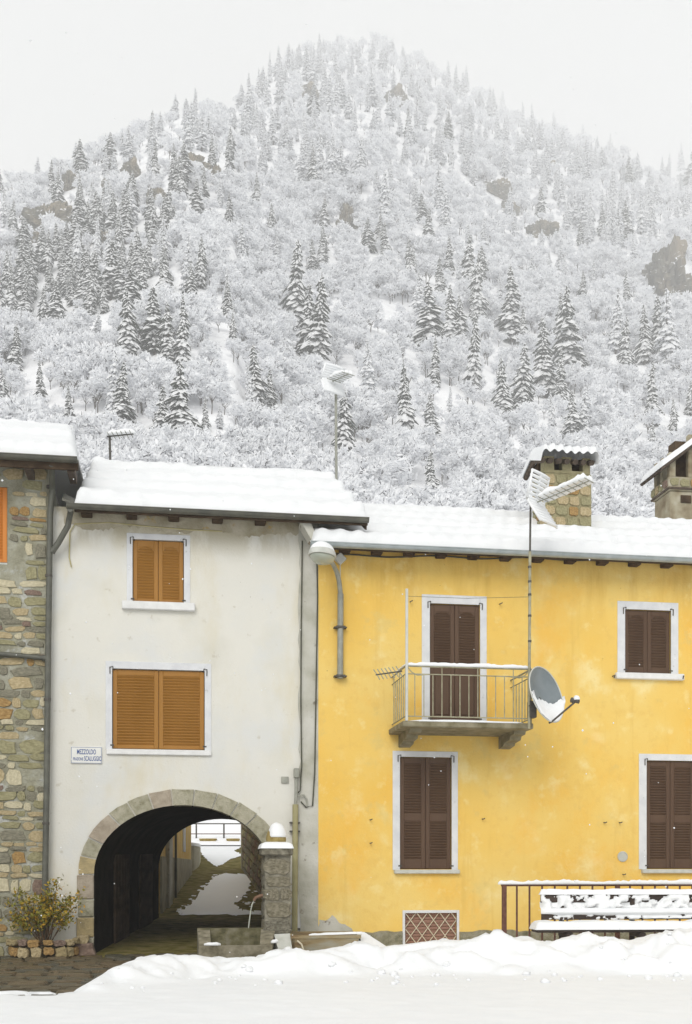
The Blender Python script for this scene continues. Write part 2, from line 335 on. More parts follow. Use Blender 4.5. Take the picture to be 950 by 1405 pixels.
NEEDLE2 = mat('frost_mist_needles', [(0.03, 0.042, 0.032), (0.06, 0.075, 0.05)], 0.9, 0.8, spec=0.2)  # pale flecks: frost, plus summit mist painted into the far spruces
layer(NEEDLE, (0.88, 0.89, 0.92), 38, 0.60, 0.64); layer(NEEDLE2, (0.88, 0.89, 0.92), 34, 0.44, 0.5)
STEM = mat('shrub_stem', [(0.10, 0.06, 0.03)], 1, 0.8)
HILL = mat('snowy_hillside', [(0.80, 0.80, 0.82), (0.90, 0.905, 0.92), (0.92, 0.925, 0.94)], 0.22, 0.95, 0.5, 0.6, 9, bdist=0.6)
# snow lies on faces that look up
n = ROCK.node_tree; b = n.nodes['Principled BSDF']; ge = n.nodes.new('ShaderNodeNewGeometry'); se = n.nodes.new('ShaderNodeSeparateXYZ')
n.links.new(ge.outputs['Normal'], se.inputs[0]); rr = n.nodes.new('ShaderNodeMapRange'); rr.inputs['From Min'].default_value = 0.42; rr.inputs['From Max'].default_value = 0.55
n.links.new(se.outputs['Z'], rr.inputs['Value']); mi = n.nodes.new('ShaderNodeMix'); mi.data_type = 'RGBA'
n.links.new(b.inputs['Base Color'].links[0].from_socket, mi.inputs['A']); mi.inputs['B'].default_value = (0.86, 0.87, 0.9, 1)
n.links.new(rr.outputs[0], mi.inputs['Factor']); n.links.new(mi.outputs['Result'], b.inputs['Base Color'])

# ------------------------------------------------------------------ ground, snow, paving
G = MB(); G.add([(-1500, -400, -0.06), (1500, -400, -0.06), (1500, 60, -0.06), (-1500, 60, -0.06)], [(0, 1, 2, 3)])
kind(G.build('ground', SNOW), 'structure')

def interp(x, pts):
    a = sorted(pts); return np.interp(x, [p[0] for p in a], [p[1] for p in a])
crest = [(40, 1366), (105, 1364), (125, 1350), (150, 1333), (180, 1321), (215, 1316), (270, 1313), (335, 1317), (352, 1321), (362, 1316), (400, 1310), (430, 1304), (480, 1300), (520, 1302), (585, 1295), (640, 1293), (670, 1294), (676, 1289),
         (700, 1290), (735, 1294), (765, 1300), (792, 1289), (830, 1291), (862, 1294), (890, 1288), (915, 1285), (950, 1281), (1050, 1276), (1300, 1280)]
YC = -4.1
yc_of = lambda u: float(np.interp(u, [95, 130, 200, 300], [-6.6, -6.0, -4.9, YC]))
CX = [X(u, yc_of(u)) for u, v in crest]; CZ = [Z(u, v, yc_of(u)) for u, v in crest]
def smooth(t): t = np.clip(t, 0, 1); return t * t * (3 - 2 * t)
XL0 = X(108, -6.5)
def snow_h(x, y):
    yc = np.interp(x, [X(95, -6.6), X(130, -6), X(200, -4.9), X(300, YC), 30], [-6.6, -6.0, -4.9, YC, YC])
    h = np.interp(x, CX, CZ) - 0.005
    h = np.maximum(h, 0)
    wf = np.interp(x, [CX[2], CX[10], X(700, YC), X(950, YC)], [1.0, 1.25, 1.35, 1.75])
    t = y - yc
    wf = wf * (0.75 + 0.7 * fbm(x * 0.9, x * 0, 71, 3)); prof = np.where(t < 0, smooth(1 + t / wf) ** 1.25, smooth(1 - t / 1.1))
    lump = (fbm(x * 1.5, y * 1.5, 3) - 0.47) * 0.42 + (0.5 - np.abs(fbm(x * 2.4, y * 2.4, 9) - 0.47) * 3.2) * 0.12
    edge = np.where(t < -0.12, 1.0, np.where(t < 0.15, 0.25, 0.8))
    z = 0.03 + h * prof + lump * smooth(prof * 1.6) * edge * np.minimum(1, h * 4)
    # blocks fallen off the plough ridge
    for (bu, by, br, bh) in [(880, -5.25, 0.33, 0.20), (905, -4.75, 0.4, 0.24), (935, -5.15, 0.5, 0.22), (835, -4.9, 0.42, 0.13), (700, -5.05, 0.30, 0.08), (650, -4.8, 0.35, 0.12), (560, -4.75, 0.4, 0.10), (470, -4.9, 0.35, 0.08), (760, -4.7, 0.3, 0.12), (350, -4.75, 0.3, 0.08)]:
        bx = X(bu, by); r = np.sqrt(((x - bx) / br) ** 2 + ((y - by) / (br * 0.7)) ** 2); z = z + bh * smooth(1.15 - r) * (0.75 + 0.5 * vn(x * 6, y * 6, 4))
    z = z + (fbm(x * 0.55, y * 0.55, 21) - 0.5) * 0.05 + (fbm(x * 4.5, y * 4.5, 31) - 0.47) * 0.022
    # bare wet paving before the stone house and before the fountain
    rag = (fbm(x * 2.2, y * 5.0, 41) - 0.5) * 1.5 + (fbm(x * 7, y * 16, 47) - 0.5) * 0.5
    bare = smooth((y + 6.75 + rag - np.maximum(0, x - XL0) * 1.1) / 0.25) * smooth((X(118, -6) + 0.12 * rag + np.maximum(0, y + 6) * .28 - x) / 0.22)
    bare2 = smooth((y + 3.25) / 0.3) * smooth((X(455, -1.5) - x + 0.4 * rag) / 0.3)
    bb = np.clip(np.maximum(bare, bare2), 0, 1)
    return z * (1 - bb) + bb * (-0.09)
so = grid('snow_bank', np.arange(-9, 15.5, 0.055), np.arange(-21.5, 0.02, 0.055), snow_h, SNOW)
kind(so, 'structure')

# paving in front of the stone house: slabs on a dark bed
P = MB(); P.add([(-9, -8.5, -0.035), (X(460, -2), -8.5, -0.035), (X(460, -2), 0.05, -0.035), (-9, 0.05, -0.035)], [(0, 1, 2, 3)])
pave = P.build('pavement', SOIL); kind(pave, 'structure')
R = random.Random(11); sm = []
for i in range(8):
    m_ = MB(); pl = []
    for k in range(7):
        a = 2 * math.pi * k / 7 + R.uniform(-0.2, 0.2); q = max(abs(math.cos(a)), abs(math.sin(a)))
        pl.append((0.5 * math.cos(a) / q * R.uniform(0.88, 1), 0.5 * math.sin(a) / q * R.uniform(0.88, 1), 0))
    t_ = [(p[0] * 0.9, p[1] * 0.9, 1) for p in pl]
    m_.add(pl + t_, [tuple(range(7, 14))] + [(k, (k + 1) % 7, (k + 1) % 7 + 7, k + 7) for k in range(7)])
    ob = m_.build('paving_stone', PAVE[0]); sm.append(ob.data); bpy.data.objects.remove(ob)
y = -6.7; cnt = 0
while y < -0.1:
    dy = R.uniform(0.2, 0.36); x = -4.2 + R.uniform(0, .3); xe = X(150, y) if y < -3.2 else X(290, y)
    while x < xe and cnt < 295:
        dx = R.uniform(0.28, 0.6)
        o = link('paving_stone', R.choice(sm), pave); o.location = (x + dx / 2, y + dy / 2, -0.035); o.scale = (dx * 0.97, dy * 0.95, R.uniform(0.02, 0.045))
        o.rotation_euler = (R.uniform(-.03, .03), R.uniform(-.03, .03), 0)
        o.material_slots[0].link = 'OBJECT'; o.material_slots[0].material = R.choice(PAVE); cnt += 1; x += dx
    y += dy

# ------------------------------------------------------------------ stones, shared meshes
def stone_mesh(seed, k=11, sq=0.6):
    R = random.Random(seed); m_ = MB(); rings = []
    base = []
    for i in range(k):
        a = 2 * math.pi * i / k + R.uniform(-.12, .12); q = max(abs(math.cos(a)), abs(math.sin(a))); r = 0.5 * (sq / q + (1 - sq)) * R.uniform(0.80, 1.08)
        base.append((r * math.cos(a), r * math.sin(a)))
    for s, d in ((1.0, 0.25), (0.99, -0.55), (0.93, -0.9), (0.5, -1.0)):
        rings.append([(p[0] * s, d + (R.uniform(-.14, .14) if d < 0 else 0), p[1] * s) for p in base])
    vs_ = [p for r in rings for p in r]; fs = []
    for j in range(3):
        for i in range(k): fs.append((j * k + i, j * k + (i + 1) % k, (j + 1) * k + (i + 1) % k, (j + 1) * k + i))
    fs.append(tuple(3 * k + i for i in range(k)))
    m_.add(vs_, fs); ob = m_.build('stone', ST[0]); me = ob.data; bpy.data.objects.remove(ob); return me
STM = [stone_mesh(i, 9, .78) for i in range(16)]; STB = [stone_mesh(50 + i, 12, 0.92) for i in range(6)]
def stone(parent, x, y, z, wx, wz, dep, m, R, meshes=STM, name='stone', rz=0.0, tilt=None):
    o = bpy.data.objects.new(name, R.choice(meshes)); sc.collection.objects.link(o); setparent(o, parent)
    o.location = (x, y, z); o.scale = (wx, dep, wz); o.rotation_euler = (0, R.uniform(-.07, .07) if tilt is None else tilt, rz)
    o.material_slots[0].link = 'OBJECT'; o.material_slots[0].material = m
    return o

# ------------------------------------------------------------------ building pieces
def wall_mesh(x0, x1, zt, y, holes=(), bottom=None, xs_extra=(), reveal=0.22, thick=0.0):
    """front face of a wall at y with rectangular holes (x0,x1,z0,z1) and a lower edge bottom(x)"""
    m_ = MB(); bottom = bottom or (lambda x: -0.1)
    xs = sorted(set([x0, x1] + [h for q in holes for h in q[:2]] + list(xs_extra)))
    for a, b_ in zip(xs[:-1], xs[1:]):
        mid = (a + b_) / 2; hs_ = sorted([(q[2], q[3]) for q in holes if q[0] <= mid <= q[1]])
        lo = None
        segs = []; cur = None
        for (h0, h1) in hs_: segs.append((cur, h0)); cur = h1
        segs.append((cur, zt))
        for (s0, s1) in segs:
            za = bottom(a) if s0 is None else s0; zb = bottom(b_) if s0 is None else s0
            m_.add([(a, y, za), (b_, y, zb), (b_, y, s1), (a, y, s1)], [(0, 1, 2, 3)])
    for (a, b_, c, d) in holes:
        q = y + reveal
        m_.add([(a, y, c), (b_, y, c), (b_, y, d), (a, y, d), (a, q, c), (b_, q, c), (b_, q, d), (a, q, d)], [(0, 1, 5, 4), (1, 2, 6, 5), (2, 3, 7, 6), (3, 0, 4, 7), (4, 5, 6, 7)])
    return m_
def leaf(parent, x0, x1, z0, z1, y, m, panels, arched=False, seed=0):
    """one louvred shutter leaf: frame boards, backing, and slats"""
    st = min(0.075, (x1 - x0) * 0.17); f = MB(); t = 0.035
    f.box(x0, x1, y + 0.022, y + 0.034, z0, z1)                               # backing
    f.box(x0, x0 + st, y, y + t - 0.004, z0, z1, c=0.006); f.box(x1 - st, x1, y, y + t - 0.004, z0, z1, c=0.006)
    H = z1 - z0; prev = 0.0; sl_ = MB()
    for (p0, p1, kindp) in panels:
        f.box(x0 + st, x1 - st, y + 0.002, y + t - 0.006, z0 + prev * H, z0 + p0 * H, c=0.004); prev = p1
        a, b_ = z0 + p0 * H, z0 + p1 * H
        if kindp == 'l':
            k = max(3, int((b_ - a) / 0.047)); dz = (b_ - a) / k
            for i in range(k):
                zc = a + (i + 0.5) * dz
                sl_.obox(((x0 + x1) / 2, y + 0.013, zc), ((x1 - x0) / 2 - st, 0, 0), (0, 0.012, -0.017), (0, 0.003, 0.0045))
        else: f.box(x0 + st + 0.02, x1 - st - 0.02, y + 0.008, y + 0.03, a + 0.02, b_ - 0.02, c=0.008)
    f.box(x0 + st, x1 - st, y + 0.002, y + t - 0.006, z0 + prev * H, z1, c=0.004)
    if arched:
        zt_ = z0 + panels[-1][1] * H
        for sx_ in (0, 1):
            xa = x0 + st if sx_ == 0 else x1 - st; dx = 0.09 if sx_ == 0 else -0.09
            f.prism([(xa, y + 0.002, zt_), (xa + dx, y + 0.002, zt_), (xa, y + 0.002, zt_ - 0.06)], (0, 0.02, 0))
    f.build('shutter', m, parent)
    kind(sl_.build('louvres', m, parent), 'stuff')
def window(house, u0, v0, u1, v1, su0, sv0, su1, sv1, Y, smat, panels, sill=None, sillmat=None, arched=False, rows=4, name='window', mid=None, label=None, trim=TRIM, sproud=0.09):
    """returns hole; builds painted surround, two shutter leaves, slats, hinges, sill. All corners are photo pixels on the wall."""
    uc = (u0 + u1) / 2; zz = lambda v: Z(uc, v, Y)
    ox0, ox1, oz1, oz0 = X(u0, Y), X(u1, Y), zz(v0), zz(v1)
    x0, x1, z1, z0 = X(su0, Y), X(su1, Y), zz(sv0), zz(sv1)
    f = MB(); p = Y - 0.012
    f.box(ox0, x0, p, Y + 0.02, oz0, oz1, c=0.004); f.box(x1, ox1, p, Y + 0.02, oz0, oz1, c=0.004); f.box(x0, x1, p, Y + 0.02, z1, oz1, c=0.004)
    win = f.build(name, trim, house)
    if label: win['label'] = label
    xm = X(mid, Y) if mid else (x0 + x1) / 2; yy = Y + 0.03
    leaf(win, x0 + 0.008, xm - 0.003, z0 + 0.01, z1 - 0.008, yy, smat, panels, arched); leaf(win, xm + 0.003, x1 - 0.008, z0 + 0.01, z1 - 0.008, yy, smat, panels, arched)
    for k in range(2):
        for xx, sg in ((x0, -1), (x1, 1)):
            h = MB(); zc = z1 - 0.04 if k == 0 else z0 + 0.06
            if k == 0: h.tube([(xx + sg * .035, p - .008, zc - .05), (xx + sg * .038, p - .012, zc + .06), (xx - sg * .01, p - .014, zc + .07), (xx - sg * .03, yy - 0.008, zc + .02)], 0.009, 6)
            else: h.box(xx - .03, xx + .03, p - 0.006, p + .004, zc - .012, zc + .012)
            h.build('hinge', IRON, win)
    if sill:
        a, b_, c_, d_ = X(sill[0], Y), X(sill[2], Y), zz(sill[3]), zz(sill[1]); s_ = MB(); s_.box(a, b_, Y - sproud, Y + 0.1, c_, d_, c=0.012); s_.build('sill', sillmat or WSILL, win)
    return (x0, x1, z0, z1)
def roof(house, x0e, x1e, ye, ze, x0r, x1r, yr, zr, th=0.22, rows=4, seed=5, edge_m=WOOD, tile=0.24, soff=SOFFIT, yb=None, zb=None):
    """front slope with a snow cover and a boarded underside; back slope mirrors it"""
    L = math.hypot(yr - ye, zr - ze); nx = int((x1e - x0e) / 0.05); ns = int(L / 0.05)
    S, T = np.meshgrid(np.linspace(0, 1, nx), np.linspace(-0.02, 1, ns))
    xe = x0e + (x1e - x0e) * S; xr = x0r + (x1r - x0r) * S; XX = xe + (xr - xe) * T
    saw = (T * rows + 0.12 * (vn(XX * 0.6, T * 0, seed) - .5)) % 1.0
    step = np.where(saw > 0.08, 1 - saw, saw / 0.08)
    th_ = th * (0.50 + 0.48 * step + 0.09 * np.cos(2 * math.pi * XX / tile) * np.exp(-((saw - 0.1) / 0.12) ** 2) + 0.5 * (fbm(XX * 0.8, T * L * 0.8, seed) - 0.45) + 0.12 * (fbm(XX * 5, T * L * 5, seed + 3) - .5))
    ed = np.minimum.reduce([np.clip((T + 0.02) * L / 0.12, 0, 1), np.clip((XX - xe[:, :1] + (xe[:, :1] - XX[:, :1])) / 0.12, 0, 1), np.clip((XX[:, -1:] - XX) / 0.12, 0, 1)])
    th_ = th_ * np.sqrt(np.clip(1 - (1 - ed) ** 2, 0.0, 1)); 
    ny, nz = -(zr - ze) / L, (yr - ye) / L
    lipx = (fbm(XX * 2.2, XX * 0, seed + 9, 4) - .4) * 0.12 * (T < 0.005)
    YY = ye + (yr - ye) * T + ny * th_ - lipx; ZZ = ze + (zr - ze) * T + nz * th_
    o = gridpts('snow_layer', XX, YY, ZZ, SNOW_ROOF, house)
    # back slope and boards
    B = MB(); yb = yb or 2 * yr - ye; zb = zb or ze; t = 0.07
    A = [Vector((x0e, ye, ze - .01)), Vector((x1e, ye, ze - .01)), Vector((x1r, yr, zr - .01)), Vector((x0r, yr, zr - .01))]
    B.prism(A, (0, 0, -t)); rb = B.build('roof', soff, house)
    C = MB(); C.prism([(x0r, yr + .002, zr + th * .5), (x1r, yr + .002, zr + th * .5), (x1e, yb, zb + .1), (x0e, yb, zb + .1)], (0, 0, -th * .6)); C.build('back_roof_snow', SNOW_ROOF, house)
    return rb
def gutter(house, xa, xb, y, z, r, m, name='gutter', sag=0.0):
    g = MB(); k = 10; n = 10; vs_ = []; fs = []
    for i in range(k + 1):
        x = xa + (xb - xa) * i / k; zz = z - sag * math.sin(math.pi * i / k)
        for rr_, rev in ((r, 0), (r - 0.006, 1)):
            for j in range(n + 1):
                a = math.pi + math.pi * j / n; vs_.append((x, y + rr_ * math.cos(a), zz + rr_ * math.sin(a)))
    M_ = 2 * (n + 1)
    for i in range(k):
        for j in range(n):
            fs.append((i * M_ + j, i * M_ + j + 1, (i + 1) * M_ + j + 1, (i + 1) * M_ + j))
            fs.append((i * M_ + n + 1 + j, i * M_ + n + 2 + j, (i + 1) * M_ + n + 2 + j, (i + 1) * M_ + n + 1 + j))
    g.add(vs_, fs)
    for x in (xa, xb): g.add([(x, y + r * math.cos(math.pi + math.pi * j / n), z + r * math.sin(math.pi + math.pi * j / n)) for j in range(n + 1)], [tuple(range(n + 1))])
    g.tube([(xa, y - r, z), (xb, y - r, z)], 0.011, 6)
    return g.build(name, m, house, smooth=True)

# ------------------------------------------------------------------ stone house (left edge)
SY = -0.06
sh = thing('stone_house', 'rubble stone house with orange shutter and snowy eave at the left edge', 'house', (-3.0, SY, 0))
sx1 = X(66, SY); SZT = Z(50, 640, SY)
hx = (X(-45, SY), X(10, SY), Z(0, 772, SY), Z(0, 668, SY))
wm = wall_mesh(-6.0, sx1, SZT, SY, [hx]); wm.add([(sx1, SY, -0.1), (sx1, 6.5, -0.1), (sx1, 6.5, SZT), (sx1, SY, SZT)], [(0, 1, 2, 3)])
wm.add([(-6, SY, -0.1), (-6, 6.5, -0.1), (-6, 6.5, SZT), (-6, SY, SZT)], [(0, 1, 2, 3)]); wm.add([(-6, 6.5, -0.1), (sx1, 6.5, -0.1), (sx1, 6.5, SZT), (-6, 6.5, SZT)], [(0, 1, 2, 3)])
swall = wm.build('wall', MORTAR, sh)
f = MB(); f.box(hx[0], hx[1], SY - .005, SY + .03, hx[2] - .03, hx[2]); swin = f.build('window', SILL, sh)
leaf(swin, hx[0] + 0.005, hx[1] - .003, hx[2] + .005, hx[3] - .005, SY - 0.004, ORANGE2, [(0.05, 0.95, 'l')])
R = random.Random(5); z = 0.02
while z < SZT - 0.1:
    rh = R.choice([0.07, 0.09, 0.11, 0.13, 0.16, 0.2, 0.26]); x = X(-14, SY) - R.uniform(0, .25)
    while x < sx1 - 0.1:
        ww = min(R.choice([0.14, 0.2, 0.27, 0.36, 0.48]) * R.uniform(.85, 1.15), max(0.16, rh * 4.0)); gap = R.uniform(0.0, 0.028)
        if x + ww > sx1 - 0.02: ww = sx1 - 0.02 - x
        if ww < 0.08: break
        ins = hx[0] - ww / 2 < x + ww / 2 < hx[1] + 0.02 + ww / 2 and hx[2] - rh < z + rh / 2 < hx[3] + rh * .6
        if not ins and R.random() > 0.02:
            hh = rh * R.uniform(0.86, 1.12)
            stone(swall, x + ww / 2, SY, z + rh / 2 + R.uniform(-.02, .02), ww, hh, R.uniform(0.012, 0.032), R.choices(ST, [5, 1.1, 4, 3, .8, 7])[0], R)
        x += ww + gap
    z += rh + R.uniform(0.0, 0.018)
sye = SY - 0.55; sxe = X(107, sye); sze = Z(50, 626, sye)
syr = sye + 3.1; szr = Z(50, 588, syr)
roof(sh, -6.4, sxe, sye, sze, -6.4, X(100, syr), syr, szr, 0.2, 2, 15, tile=0.3)
f = MB(); f.box(-6.4, sxe + .01, sye - .03, sye + .02, sze - .20, sze - .03, c=.01); f.build('fascia_board', WOOD, sh)
gutter(sh, -6.4, sxe, sye - 0.10, sze - 0.035, 0.075, DARKGUT)
sxr = X(100, syr); f = MB(); f.prism([(sxe - .03, sye + .02, sze - .04), (sxr - .03, syr, szr - .04), (sxr - .03, syr, szr - .2), (sxe - .03, sye + .02, sze - .18)], (.025, 0, 0)); f.build('verge_board', ZINC, sh)
for u in (38, 97):
    f = MB(); xx = X(u, sye); f.box(xx - .06, xx + .06, sye + .04, SY + .1, sze - .21, sze - .085, c=.01); f.build('rafter', TERRA, sh)
f = MB(); dx0 = X(71, SY - .1)
f.tube([(X(71, sye), sye - .02, sze - .12), (X(72, SY - .2), SY - .3, Z(72, 655, SY - .2)), px(72, 672, SY - .09), px(69, 705, SY - .09), px(68, 760, SY - .09), px(66, 900, SY - .09), px(64, 1080, SY - .09), px(61.5, 1230, SY - .09), px(61, 1300, SY - .09)], 0.052, 12)
f.build('downpipe', PIPE, sh, smooth=True)
for v in (668, 790, 960, 1130):
    f = MB(); p = px(68.5 - (v - 668) * .012, v, SY - .09); f.tube([p + Vector((0, 0, -.02)), p + Vector((0, 0, .02))], 0.06, 12); f.build('pipe_clamp', IRON, sh)
f = MB(); f.tube([px(-40, 894, SY - .08), px(20, 899, SY - .08), px(61, 903, SY - .08)], 0.04, 10); f.tube([px(58, 902.8, SY - .08), px(64, 903.4, SY - .08)], 0.052, 10)
f.build('side_pipe', PIPE, sh, smooth=True)

# ------------------------------------------------------------------ white house with arched passage
wh = thing('white_house', 'white plastered house with orange shutters above a stone arched passage', 'house', (X(250), 0, 0))
wx0, wx1 = sx1, X(412); WZT = Z(250, 703, 0)
AU, AA, ASP, AH = 251.0, 122.0, 1200.0, 95.0           # arch in photo pixels: centre, half width, spring line, rise
def arch_pts(extra, n=28):
    out = []
    for i in range(n + 1):
        a = math.pi * (1 - i / n); u = AU + (AA + extra) * math.cos(a); v = ASP - (AH + extra) * math.sin(a); p = px(u, v); out.append((p.x, p.z))
    return out
inner = arch_pts(0); outer = arch_pts(22)
def arch_z(x): return float(np.interp(x, [p[0] for p in inner], [p[1] for p in inner]))
ax0, ax1 = inner[0][0], inner[-1][0]
def wbot(x): return arch_z(x) if ax0 - 1e-6 <= x <= ax1 + 1e-6 else -0.1
wholes = []
wholes.append(window(wh, 174, 733, 261, 827, 182, 741, 252.5, 828, 0, ORANGE, [(0.07, 0.90, 'l')], (167.5, 827, 267.5, 838), arched=True))
wholes.append(window(wh, 145, 909, 290, 1029, 154, 919, 281, 1028.5, 0, ORANGE, [(0.05, 0.93, 'l')], (146, 1029, 290, 1036.5), sproud=.05))
wl = MB(); ex = [p[0] for p in inner]
mm = wall_mesh(wx0, wx1 + .02, WZT, 0, wholes, lambda x: wbot(x), ex + [ax0 - 1e-4, ax1 + 1e-4])
# jamb columns beside the opening reach the ground
WD = 7.5
mm.add([(wx1 + .02, 0, -0.1), (wx1 + .02, WD, -0.1), (wx1 + .02, WD, WZT), (wx1 + .02, 0, WZT)], [(0, 1, 2, 3)])
binner = []
for i in range(29):
    a = math.pi * (1 - i / 28); u = 304 + 86 * math.cos(a); v = 1190 - 66 * math.sin(a); p = px(u, v, WD); binner.append((p.x, p.z))
def bz(x): return float(np.interp(x, [p[0] for p in binner], [p[1] for p in binner]))
bxs = [p[0] for p in binner]
bw = wall_mesh(wx0, wx1 + .02, WZT, WD, (), lambda x: bz(x) if bxs[0] - 1e-6 <= x <= bxs[-1] + 1e-6 else -0.1, bxs + [bxs[0] - 1e-4, bxs[-1] + 1e-4])
mm.add(bw.v, bw.f)
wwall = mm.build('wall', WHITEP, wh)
pp = MB(); fr = [(ax0, -0.1)] + inner + [(ax1, -0.1)]; bk = [(bxs[0], -0.1)] + binner + [(bxs[-1], -0.1)]; nseg = len(fr); vs_ = []; fs = []
for k in range(5):
    t = k / 4
    for (a, b_) in zip(fr, bk): vs_.append((a[0] + (b_[0] - a[0]) * t, 0.0 + WD * t, a[1] + (b_[1] - a[1]) * t))
for k in range(4):
    for i in range(nseg - 1): fs.append((k * nseg + i, k * nseg + i + 1, (k + 1) * nseg + i + 1, (k + 1) * nseg + i))
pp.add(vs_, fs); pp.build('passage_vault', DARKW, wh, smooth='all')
# a plank door and posts set along the passage's left wall
for k, (t0, t1) in enumerate(((0.22, 0.42), (0.60, 0.82))):
    d = MB(); q = []
    for t in (t0, t1): q.append(Vector((ax0 + (bxs[0] - ax0) * t + 0.04, WD * t, 0)))
    dd = (q[1] - q[0]); nrm = Vector((dd.y, -dd.x, 0)).normalized(); z0_ = 0.31 * t0
    for j in range(5):
        c0 = q[0] + dd * ((j + .5) / 5) + Vector((0, 0, z0_ + 0.95)); d.obox(c0, dd * 0.095, nrm * 0.02, (0, 0, 0.95), c=.006)
    d.build('plank_door', WOOD, wh)
# arch ring: jamb stones and voussoirs, each a stone
R = random.Random(3)
def vouss(i0, i1, inn, out, m, name='arch_stone', y0=-0.035):
    g = MB(); k = max(2, i1 - i0); V_ = []
    for s in (y0, 0.28):
        ins = 0.006 if s < 0 else 0
        for j in range(i0, i1 + 1):
            e = 0.012 if j == i0 else (-0.012 if j == i1 else 0)
            a = Vector((inn[j][0], 0, inn[j][1])); b_ = Vector((out[j][0], 0, out[j][1]))
            tn = Vector((out[min(j + 1, len(out) - 1)][0] - out[max(j - 1, 0)][0], 0, out[min(j + 1, len(out) - 1)][1] - out[max(j - 1, 0)][1])).normalized()
            jt = Vector((0, R.uniform(-.006, .006) if s < 0 else 0, 0))
            V_ += [a + tn * e + Vector((0, s, 0)) + jt, b_ + tn * e + Vector((0, s, 0)) + jt + (b_ - a).normalized() * R.uniform(-.012, .006)]
    c = i1 - i0 + 1; fs = []
    for j in range(c - 1):
        p = 2 * j; q = 2 * c + 2 * j
        fs += [(p, p + 1, p + 3, p + 2), (q, q + 2, q + 3, q + 1), (p, p + 2, q + 2, q), (p + 1, q + 1, q + 3, p + 3)]
    fs += [(0, 2 * c, 2 * c + 1, 1), (2 * c - 2, 2 * c - 1, 4 * c - 1, 4 * c - 2)]
    g.add(V_, fs); return g.build(name, m, wh)
i = 0; pat = [1, 0, 2, 0, 0, 2, 0, 0, 0, 0, 0, 0, 0, 0]; q = 0
while i < 28:
    j = min(28, i + R.choice([2, 2, 3])); j = 28 if 28 - j < 2 else j; vouss(i, j, inner, outer, ARCHS[pat[q % len(pat)]]); i = j; q += 1
for side in (0, 1):
    zs_ = [-0.05, 0.28, 0.62, 0.92, inner[0][1]] if side == 0 else [-0.05, 0.4, 0.8, inner[-1][1]]
    for k in range(len(zs_) - 1):
        xi, xo = (ax0, outer[0][0] + R.uniform(-.05, .04)) if side == 0 else (ax1, outer[-1][0] + R.uniform(-.03, .05))
        g = MB(); g.box(min(xi, xo), max(xi, xo), -0.035 + R.uniform(-.008, .008), 0.28, zs_[k] + .006, zs_[k + 1] - .006, c=.015); g.build('jamb_stone', ARCHS[[0, 1, 0, 2][k]], wh)
for k, (u0, u1, v0, v1) in enumerate(((97, 131, 1293, 1312), (102, 122, 1283, 1295))):
    p0 = px((u0 + u1) / 2, (v0 + v1) / 2, -0.12); stone(wh, p0.x, -0.02, p0.z, (u1 - u0) / 80, (v1 - v0) / 80 * 1.1, 0.16, ST[4 if k == 0 else 0], R, name='base_stone')
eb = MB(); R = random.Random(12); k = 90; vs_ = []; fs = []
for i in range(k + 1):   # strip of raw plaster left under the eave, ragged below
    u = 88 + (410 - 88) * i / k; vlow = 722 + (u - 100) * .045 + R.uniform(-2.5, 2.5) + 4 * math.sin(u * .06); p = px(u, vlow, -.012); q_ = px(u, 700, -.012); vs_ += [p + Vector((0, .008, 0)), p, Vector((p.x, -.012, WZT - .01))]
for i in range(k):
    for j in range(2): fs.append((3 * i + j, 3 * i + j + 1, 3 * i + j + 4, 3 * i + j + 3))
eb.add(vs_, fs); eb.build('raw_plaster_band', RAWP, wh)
# roof
wye = -0.48; wze = (Z(100, 691, wye) + Z(500, 712, wye)) / 2
wyr = wye + 4.6; wzr = (Z(115, 627, wyr) + Z(443, 652, wyr)) / 2 - 0.1
wxl, wxr = X(102, wye), X(505, wye)
roof(wh, wxl, wxr, wye, wze, wxl + .02, wxr, wyr, wzr, 0.24, 4, 5, tile=0.42)
f = MB(); f.box(wxl, wxr, wye + .0, wye + .04, wze - .12, wze - .02, c=.01); f.build('fascia_board', WOOD, wh)
f = MB(); f.prism([(wxr - .04, wye + .05, wze - .03), (wxr - .04, wyr, wzr - .03), (wxr - .04, wyr, wzr - .22), (wxr - .04, wye + .05, wze - .18)], (.03, 0, 0)); f.build('verge_board', WOOD, wh)
gutter(wh, wxl - .12, wxr - .0, wye - .075, wze - .03, 0.07, DARKGUT)
for u in (117, 180, 239, 300, 360):
    f = MB(); xx = X(u, wye); f.box(xx - .09, xx + .09, wye + .26, 0.1, wze - .075, wze + .06, c=.012); f.build('rafter', WOOD, wh)
f = MB(); f.tube([(wxl - .06, wye - .08, wze - .1), px(97, 702, -.42), px(93, 722, -.25), px(80, 745, SY - .12), px(71, 758, SY - .1)], 0.05, 10); f.build('downpipe', PIPE, wh, smooth=True)
f = MB(); f.prism([(wxl - .2, wye + .05, wze + .1), (wxl + .1, wye, wze + .02), (wxl + .1, wye + .3, wze + .14), (wxl - .2, wye + .4, wze + .3)], (0, 0, -.03)); f.build('valley_flashing', DARKGUT, wh)
f = MB(); f.tube([px(98, 778, -.02), px(95, 765, -.02), px(96, 730, -.02), px(103, 719, -.02), px(150, 717, -.02), px(200, 722, -.02), px(260, 727, -.02), px(305, 729, -.02)], 0.011, 5); f.build('wall_cable', CABLEY, wh)
f = MB(); f.box(X(386), X(396), -.03, .01, Z(391, 1075), Z(391, 1066), c=.004); f.build('wall_box', LAMPP, wh)
cs = MB(); xa, xb = X(411), X(437.5, -.05); R = random.Random(8)
k = 40; vs_ = []; fs = []
for i in range(k + 1):
    z_ = -0.1 + (WZT - .02 + .1) * i / k; le = R.uniform(-.03, .03); vs_ += [(xa + le, -0.004, z_), (xa + le, -0.022, z_), (xa + .12, -0.03 + R.uniform(-.008, .008), z_), (xb, -0.045, z_)]
